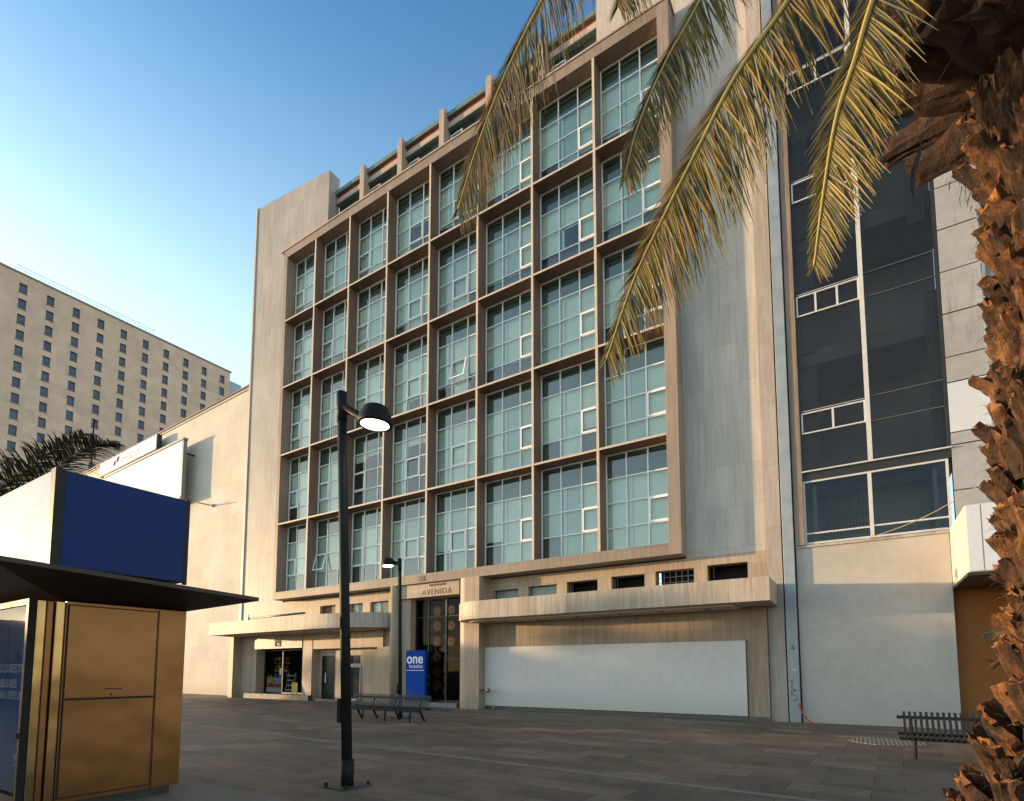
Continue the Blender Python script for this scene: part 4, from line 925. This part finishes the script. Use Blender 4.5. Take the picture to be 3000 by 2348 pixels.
def frond(pts, parent, rng, length=.5, per=62, start=.28, droop=1.0, mats=None, w=.016, side_vec=None, hang=(1, 1), org=None, seg=4, rthick=.016, short=1.0):
    mats = mats or [M_leaf, M_rachis]
    c = bez(pts, 60); mb = MB(); mb.cur = 1; mb.sm = True
    mb.tube(c, [rthick*(1-.85*k/60)+.002 for k in range(61)], 6)
    mb.sm = False; mb.cur = 0
    for s_ in (0, 1):
        for k in range(per):
            u = start+(1-start)*(k+rng.random()*.8)/per; fi = u*60; i = min(int(fi), 59); p = c[i].lerp(c[i+1], fi-i); t = (c[i+1]-c[max(i-1, 0)]).normalized()
            sd = Vector(side_vec) if side_vec is not None else t.cross(Vector((0, 0, 1)))
            sd = (sd-t*sd.dot(t)).normalized(); sd = sd if s_ == 0 else -sd
            v = (u-start)/(1-start); ln = length*(1 if s_ == 0 else short)*(.55+.6*math.sin(math.pi*min(1, .25+v*.72)))*(1-.5*v**4)*rng.uniform(.8, 1.1)
            if rng.random() < .04: continue
            up = sd.cross(t); up = up if up.z > 0 else -up
            d = (t*rng.uniform(.45, .8)+sd*rng.uniform(.75, 1.0)+up*rng.uniform(.02, .35)).normalized()
            if short < 1: d = (t*rng.uniform(.1, .3)+sd*rng.uniform(.28, .55)+Vector((0, 0, -1))*rng.uniform(.6, .9)).normalized() if s_ == 0 else (t*rng.uniform(.9, 1.15)+sd*rng.uniform(.4, .7)+up*rng.uniform(-.1, .15)).normalized()
            dr = droop*hang[s_]*rng.uniform(.7, 1.2)
            q_ = p.copy(); wd = w*rng.uniform(.75, 1.15); L_ = []
            for j in range(seg+1):
                f = j/seg; ww = wd*(1-f**1.6)*(.55+1.6*min(f, .28))
                L_.append((q_.copy(), d.copy(), max(ww, .0008)))
                q_ = q_+d*ln/seg; d = (d+Vector((0, 0, -1))*dr*.42*(.5+f)+Vector((rng.uniform(-1, 1), rng.uniform(-1, 1), 0))*(.012 if short < 1 else .04)).normalized()
            vs = []; fs = []
            for (q2, d2, ww) in L_:
                b1 = d2.cross(up);  b1 = b1.normalized() if b1.length > 1e-4 else sd
                n2 = b1.cross(d2).normalized()
                vs += [q2+b1*ww, q2-n2*ww*.55, q2-b1*ww]
            for j in range(seg): o = j*3; fs += [(o, o+3, o+4, o+1), (o+1, o+4, o+5, o+2)]
            mb.add(vs, fs)
    return mb.build('frond', mats, parent, 0, org)

PA = thing('palm_tree', 'close date palm with a rough orange brown trunk at the right edge', 'palm', (1.07, 3.755, 0))
def bark_material(name, tones, rough=.75):
    m, n, l, b = new_mat(name); g_ = n.new('ShaderNodeNewGeometry')
    f = noise_tex(n, l, g_.outputs['Position'], 7, 8, .7, (1, 1, .35), 1.2); f2 = noise_tex(n, l, g_.outputs['Position'], 45, 6, .75, (1, 1, .2), .6)
    rnd = g_.outputs['Random Per Island']
    base = ramp(n, l, f, [(.3, tones[0]), (.48, tones[1]), (.62, tones[2]), (.78, tones[3])])
    base = mixc(n, l, 1, base, ramp(n, l, rnd, [(0, (.55, .5, .48)), (.6, (1, 1, 1)), (1, (1.25, 1.12, 1.0))]), 'MULTIPLY')
    base = mixc(n, l, .85, base, ramp(n, l, f2, [(.3, (.45, .42, .4)), (.65, (1.25, 1.2, 1.15))]), 'MULTIPLY')
    l.new(base, b.inputs['Base Color']); b.inputs['Roughness'].default_value = rough; b.inputs['Specular IOR Level'].default_value = .35
    s = n.new('ShaderNodeMath'); s.operation = 'MULTIPLY_ADD'; l.new(f2, s.inputs[0]); s.inputs[1].default_value = .5; l.new(f, s.inputs[2])
    bump(n, l, s.outputs[0], b, .8, .03); return m
M_boot = bark_material('palm_boot', ((.016, .010, .007), (.060, .030, .015), (.19, .088, .032), (.25, .18, .115)))
M_core = bark_material('palm_fibre', ((.03, .02, .012), (.07, .04, .02), (.12, .07, .035), (.16, .12, .08)))
M_stub = bark_material('palm_leaf_stub', ((.02, .010, .006), (.045, .022, .012), (.09, .042, .02), (.14, .09, .055)), .6)
rp_ = random.Random(21)
def trunk_r(z): return .36+.34*math.exp(-((z-.45)/.70)**2)+.015*math.sin(z*3.1)
ax = Vector((1.07, 3.755, 0))
mb = MB(); mb.sm = True
prof = [(trunk_r(z*.2)*(.92), z*.2) for z in range(0, 28)]+[(.2, 5.6)]
mb.lathe(prof, ax, 28)
core = mb.build('trunk', M_core, PA)
def boot(mb, base, out_, up, width, length, thick, curl, rng, seg=7, cross=5, blunt=.55, hug=.3):
    """a cut leaf base: broad curved wedge with a ragged blunt end"""
    side = out_.cross(up).normalized(); d = (up*(1-hug)+out_*hug).normalized(); p = base.copy(); rows_ = []
    tw = rng.uniform(-.25, .25); ridge = [rng.uniform(-.011, .011) for _ in range(2*cross+2)]; tipo = [rng.uniform(-.045, .02) for _ in range(2*cross+2)]
    for i in range(seg+1):
        f = i/seg; wd = width*(1-f*(1-blunt)-.12*math.sin(f*math.pi*3+rng.random()))*.5
        n_ = d.cross(side).normalized(); n_ = n_ if n_.dot(out_) > 0 else -n_
        row = []
        for j in range(cross+1):
            a = -1+2*j/cross
            q_ = p+side*wd*a*math.cos(tw*f)-n_*(a*a)*wd*.55+n_*thick*.5*(1-f*.55)
            q_ += Vector((rng.uniform(-1, 1), rng.uniform(-1, 1), rng.uniform(-1, 1)))*.004
            q_ += n_*ridge[j]+d*tipo[j]*f*f
            row.append(q_)
        for j in range(cross+1):
            a = 1-2*j/cross
            q_ = p+side*wd*a*.94-n_*(a*a)*wd*.55-n_*thick*.5*(1-f*.55)
            q_ += Vector((rng.uniform(-1, 1), rng.uniform(-1, 1), rng.uniform(-1, 1)))*.004+d*tipo[cross-j]*f*f
            row.append(q_)
        rows_.append(row); p = p+d*length/seg; d = (d+out_*curl/seg).normalized()
    k = len(rows_[0]); vs = [q_ for r_ in rows_ for q_ in r_]
    fs = [(i*k+j, i*k+(j+1) % k, (i+1)*k+(j+1) % k, (i+1)*k+j) for i in range(seg) for j in range(k)]
    mb.add(vs, fs); mb.cur = 1; mb.add(rows_[-1], [tuple(range(k))]); mb.cur = 0
mb = MB(); mb.sm = False; z = .05; ang = 0; cnt = 0
row = 0
while z < 5.3:
    r_ = trunk_r(z)*.92; nb = 13
    for k in range(nb):
        ang = (k+.5*(row % 2))*2*math.pi/nb+rp_.uniform(-.07, .07); zz = z+k/nb*.155+rp_.uniform(-.015, .015)
        out_ = Vector((math.cos(ang), math.sin(ang), 0)); tg = Vector((-out_.y, out_.x, 0)); base = ax+out_*r_+Vector((0, 0, zz))
        o2 = (out_+tg*rp_.uniform(-.25, .15)).normalized(); upv = (Vector((0, 0, 1))+tg*rp_.uniform(.15, .5)).normalized()
        boot(mb, base, o2, upv, rp_.uniform(.15, .21), rp_.uniform(.20, .30), rp_.uniform(.045, .075), rp_.uniform(-.1, .25), rp_, 8, 11, rp_.uniform(.6, .9), rp_.uniform(.24, .40))
    z += .155; row += 1
M_cut = bark_material('palm_cut_end', ((.05, .022, .01), (.16, .068, .024), (.34, .17, .062), (.42, .28, .15)))
mb.build('leaf_bases', [M_boot, M_cut], PA)
# fibres between the leaf bases
mb = MB()
for k in range(2600):
    a = rp_.uniform(math.pi*.6, math.pi*1.95); z = rp_.uniform(.7, 4.8); r_ = trunk_r(z)+rp_.uniform(-.02, .09); o_ = Vector((math.cos(a), math.sin(a), 0))
    p = ax+o_*r_+Vector((0, 0, z)); d = (o_*rp_.uniform(.2, 1)+Vector((rp_.uniform(-1, 1), rp_.uniform(-1, 1), rp_.uniform(-1, .8)))*.8).normalized(); s_ = d.orthogonal().normalized()*rp_.uniform(.0012, .003); ln = rp_.uniform(.02, .09)
    p2 = p+d*ln*.5; p3 = p+d*ln+Vector((0, 0, -.02))
    mb.add([p-s_, p+s_, p2+s_, p2-s_, p3], [(0, 1, 2, 3), (3, 2, 4)])
fb = mb.build('trunk_fibres', bark_material('dry_fibre', ((.08, .04, .02), (.16, .08, .035), (.26, .15, .07), (.36, .26, .16))), PA); fb['kind'] = 'stuff'
# big cut leaf stubs under the crown
mb = MB(); mb.sm = False
for k in range(64):
    a = R(150)+(k*2.39996) % (R(150)); z = 4.66+k*.018; o_ = Vector((math.cos(a), math.sin(a), 0)); base = ax+o_*.26+Vector((0, 0, z))
    boot(mb, base, o_, (Vector((0, 0, 1))*(.22 if z < 5.0 else .45)+o_*.8+Vector((-o_.y, o_.x, 0))*rp_.uniform(-.2, .2)).normalized() if abs(o_.z) < .9 else o_, rp_.uniform(.24, .36), rp_.uniform(.42, .66), .10, -.05 if z < 4.9 else .2, rp_, 8, 8, .7)
mb.build('cut_leaf_stubs', [M_stub, M_stub], PA)
# root skirt hanging under the stubs
mb = MB()
for k in range(900):
    a = rp_.uniform(0, 2*math.pi); o_ = Vector((math.cos(a), math.sin(a), 0)); p = ax+o_*rp_.uniform(.30, .58)+Vector((0, 0, rp_.uniform(4.46, 4.62)))
    ln = rp_.uniform(.04, .11); s_ = Vector((-o_.y, o_.x, 0))*.004
    mb.add([p-s_, p+s_, p+o_*rp_.uniform(-.02, .03)+Vector((0, 0, -ln))], [(0, 1, 2)])
mb.build('fibre_fringe', M_core, PA)
mb = MB(); mb.sm = True; mb.lathe([(.2, 4.5), (.33, 4.62), (.36, 4.8), (.34, 5.1), (.3, 5.6), (.05, 5.8)], ax, 24); mb.build('crown_core', M_core, PA)
CR = (.96, 3.68, 5.45)
fr_pts = {
 'f1': [CR, (.78, 3.5, 6.5), (.39, 3.36, 7.35), (-.39, 3.11, 7.40), (-1.1, 2.92, 6.7), (-1.56, 2.81, 5.97), (-1.81, 2.75, 5.53), (-2.01, 2.72, 5.11), (-2.17, 2.72, 4.74)],
 'f2': [CR, (.75, 3.48, 6.3), (.45, 3.36, 6.85), (.02, 3.21, 6.77), (-.35, 3.15, 6.2), (-.64, 3.08, 5.6), (-.83, 3.02, 5.27), (-1.0, 2.98, 4.9), (-1.08, 2.95, 4.57)],
 'f3': [CR, (.62, 3.25, 5.88), (.2, 3.01, 5.6), (-.17, 2.9, 5.05), (-.41, 2.8, 4.69), (-.59, 2.75, 4.36), (-.76, 2.7, 4.03), (-.93, 2.66, 3.69), (-1.07, 2.61, 3.27)],
 'f4': [CR, (.60, 3.0, 5.55), (.34, 2.75, 5.01), (.17, 2.68, 4.56), (.09, 2.65, 4.29), (.01, 2.63, 4.04), (-.05, 2.62, 3.72), (-.1, 2.62, 3.39)],
 'f0': [CR, (.8, 3.8, 7.1), (.28, 4.0, 8.5), (-.51, 3.9, 8.43), (-1.0, 3.73, 7.6), (-1.26, 3.68, 6.98), (-1.36, 3.65, 6.72)],
 'f5': [CR, (.78, 3.45, 6.2), (.50, 3.3, 6.35), (.19, 3.14, 6.0), (.0, 3.07, 5.44), (-.12, 3.03, 5.05)],
}
rf_ = random.Random(4)
for nm, ln, per, st in (('f1', .92, 420, .35), ('f2', .60, 280, .35), ('f3', .70, 280, .28), ('f4', .42, 210, .3), ('f0', .85, 220, .3), ('f5', .5, 30, .4)):
    frond(fr_pts[nm], PA, rf_, ln, per, st, .8, None, .0072, (.80, -.30, .25), (.16, .06), short=.40)
for k in range(6):     # the rest of the crown, beyond the picture
    a = R(-100+k*28); o_ = Vector((math.cos(a), math.sin(a), 0)); c0 = Vector(CR)
    frond([c0, c0+o_*.5+Vector((0, 0, 1.2)), c0+o_*1.3+Vector((0, 0, 1.9)), c0+o_*2.2+Vector((0, 0, 1.6)), c0+o_*2.9+Vector((0, 0, .8))], PA, rf_, .45, 45, .25, 1.0, None, .013)

mb = MB(); mb.sm = True; mb.tube([(.62, 3.3, 4.85), (.42, 3.02, 4.35), (.34, 2.97, 4.05), (.325, 2.955, 3.98), (.30, 2.95, 3.90), (.29, 2.95, 3.83), (.292, 2.95, 3.78)], [.003, .002, .002, .010, .014, .010, .002], 6, True, .4); mb.build('dry_leaflet', M_stub, PA)
PB = thing('palm_tree', 'farther dark palm whose fronds rise behind the kiosk roof', 'palm', (-20.6, 4.3, 0))
mb = MB(); mb.sm = True; mb.tube([(-20.6, 4.3, 0), (-20.5, 4.3, 2.5), (-20.6, 4.3, 5.2)], [.34, .25, .28], 14); mb.build('trunk', M_core, PB)
c0 = Vector((-20.6, 4.3, 5.2))
frond([c0, (-20.0, 4.6, 6.3), (-18.9, 5.2, 7.3), (-17.7, 5.9, 8.1)], PB, rf_, .95, 110, .15, .7, [M_leafd, M_rachis], .026)
frond([c0, (-19.8, 4.9, 6.2), (-18.7, 5.5, 7.1), (-17.7, 6.0, 7.75), (-16.9, 6.35, 7.8)], PB, rf_, .95, 110, .15, .7, [M_leafd, M_rachis], .026)
for k in range(11):
    a = R(60+k*28); o_ = Vector((math.cos(a), math.sin(a), 0))
    frond([c0, c0+o_*.6+Vector((0, 0, 1.0)), c0+o_*1.5+Vector((0, 0, 1.3)), c0+o_*2.4+Vector((0, 0, .6)), c0+o_*2.9+Vector((0, 0, -.5))], PB, rf_, .8, 34, .15, .7, [M_leafd, M_rachis], .03)

# ------------------------------------------------------------------ unseen blockers left of and behind the camera, added to shade the square
OB = thing('added_shade_pavilion', 'added low pavilion out of view, put there to shade the near paving', 'pavilion', (0, 0, 0))
mb = MB(); wall_holes(mb, -76, -40, 0, 4.2, -6.2, -6, [(-75+k*3.2, -73+k*3.2, 1, 2.8) for k in range(10)]); mb.box(-76, -40, -8.2, -6.3, 0, 4.2); mb.build('wall', M_beige, OB)
mb = MB(); mb.box(-76.2, -39.8, -8.5, -5.7, 4.21, 4.4); mb.build('roof', M_green, OB)
rt = random.Random(9)
for (tx, ty_, hh) in ((-60, 3.9, 6.7), (-62, .9, 7.7), (-66, -2.2, 8.7), (-58, 7.2, 5.8)):  # added trees out of view, sized to shade the foot of the facade
    TR = thing('added_shade_tree', 'added leafy tree out of view, shading the hotel foot, %s' % ('nearest the buildings' if ty_ > 6 else 'second from the buildings' if ty_ > 2 else 'nearest the pavilion' if ty_ < 0 else 'second from the pavilion'), 'tree', (0, 0, 0))
    mb = MB(); mb.sm = True; mb.tube([(tx, ty_, 0), (tx+.1, ty_, 1.6), (tx, ty_+.1, 4)], [.22, .17, .1], 10)
    for a in range(5): mb.tube([(tx+.05, ty_, 1.8), (tx+1.4*math.cos(a*1.26), ty_+1.3*math.sin(a*1.26), 4.6)], [.09, .03], 6)
    mb.build('trunk', M_core, TR); mb = MB()
    cl = [(tx+rt.uniform(-1.6, 1.6), ty_+rt.uniform(-1.75, 1.75), rt.uniform(1.0, hh-.8), rt.uniform(.6, 1.0)) for _ in range(46)]
    for k in range(24000 if ty_ < 3 else 15000 if ty_ < 6 else 7000):
        c_ = rt.choice(cl); v_ = Vector((rt.gauss(0, 1), rt.gauss(0, 1), rt.gauss(0, 1))).normalized()*c_[3]*rt.random()**.4; p = Vector(c_[:3])+v_
        a_ = Vector((rt.gauss(0, 1), rt.gauss(0, 1), rt.gauss(0, 1))).normalized(); b_ = a_.orthogonal().normalized(); mb.add([p, p+a_*.09+b_*.07, p+a_*.2, p+a_*.09-b_*.07], [(0, 1, 2, 3)])
    mb.build('crown', M_leafd, TR)

for o in list(bpy.data.objects):
    if '_org' in o: del o['_org']
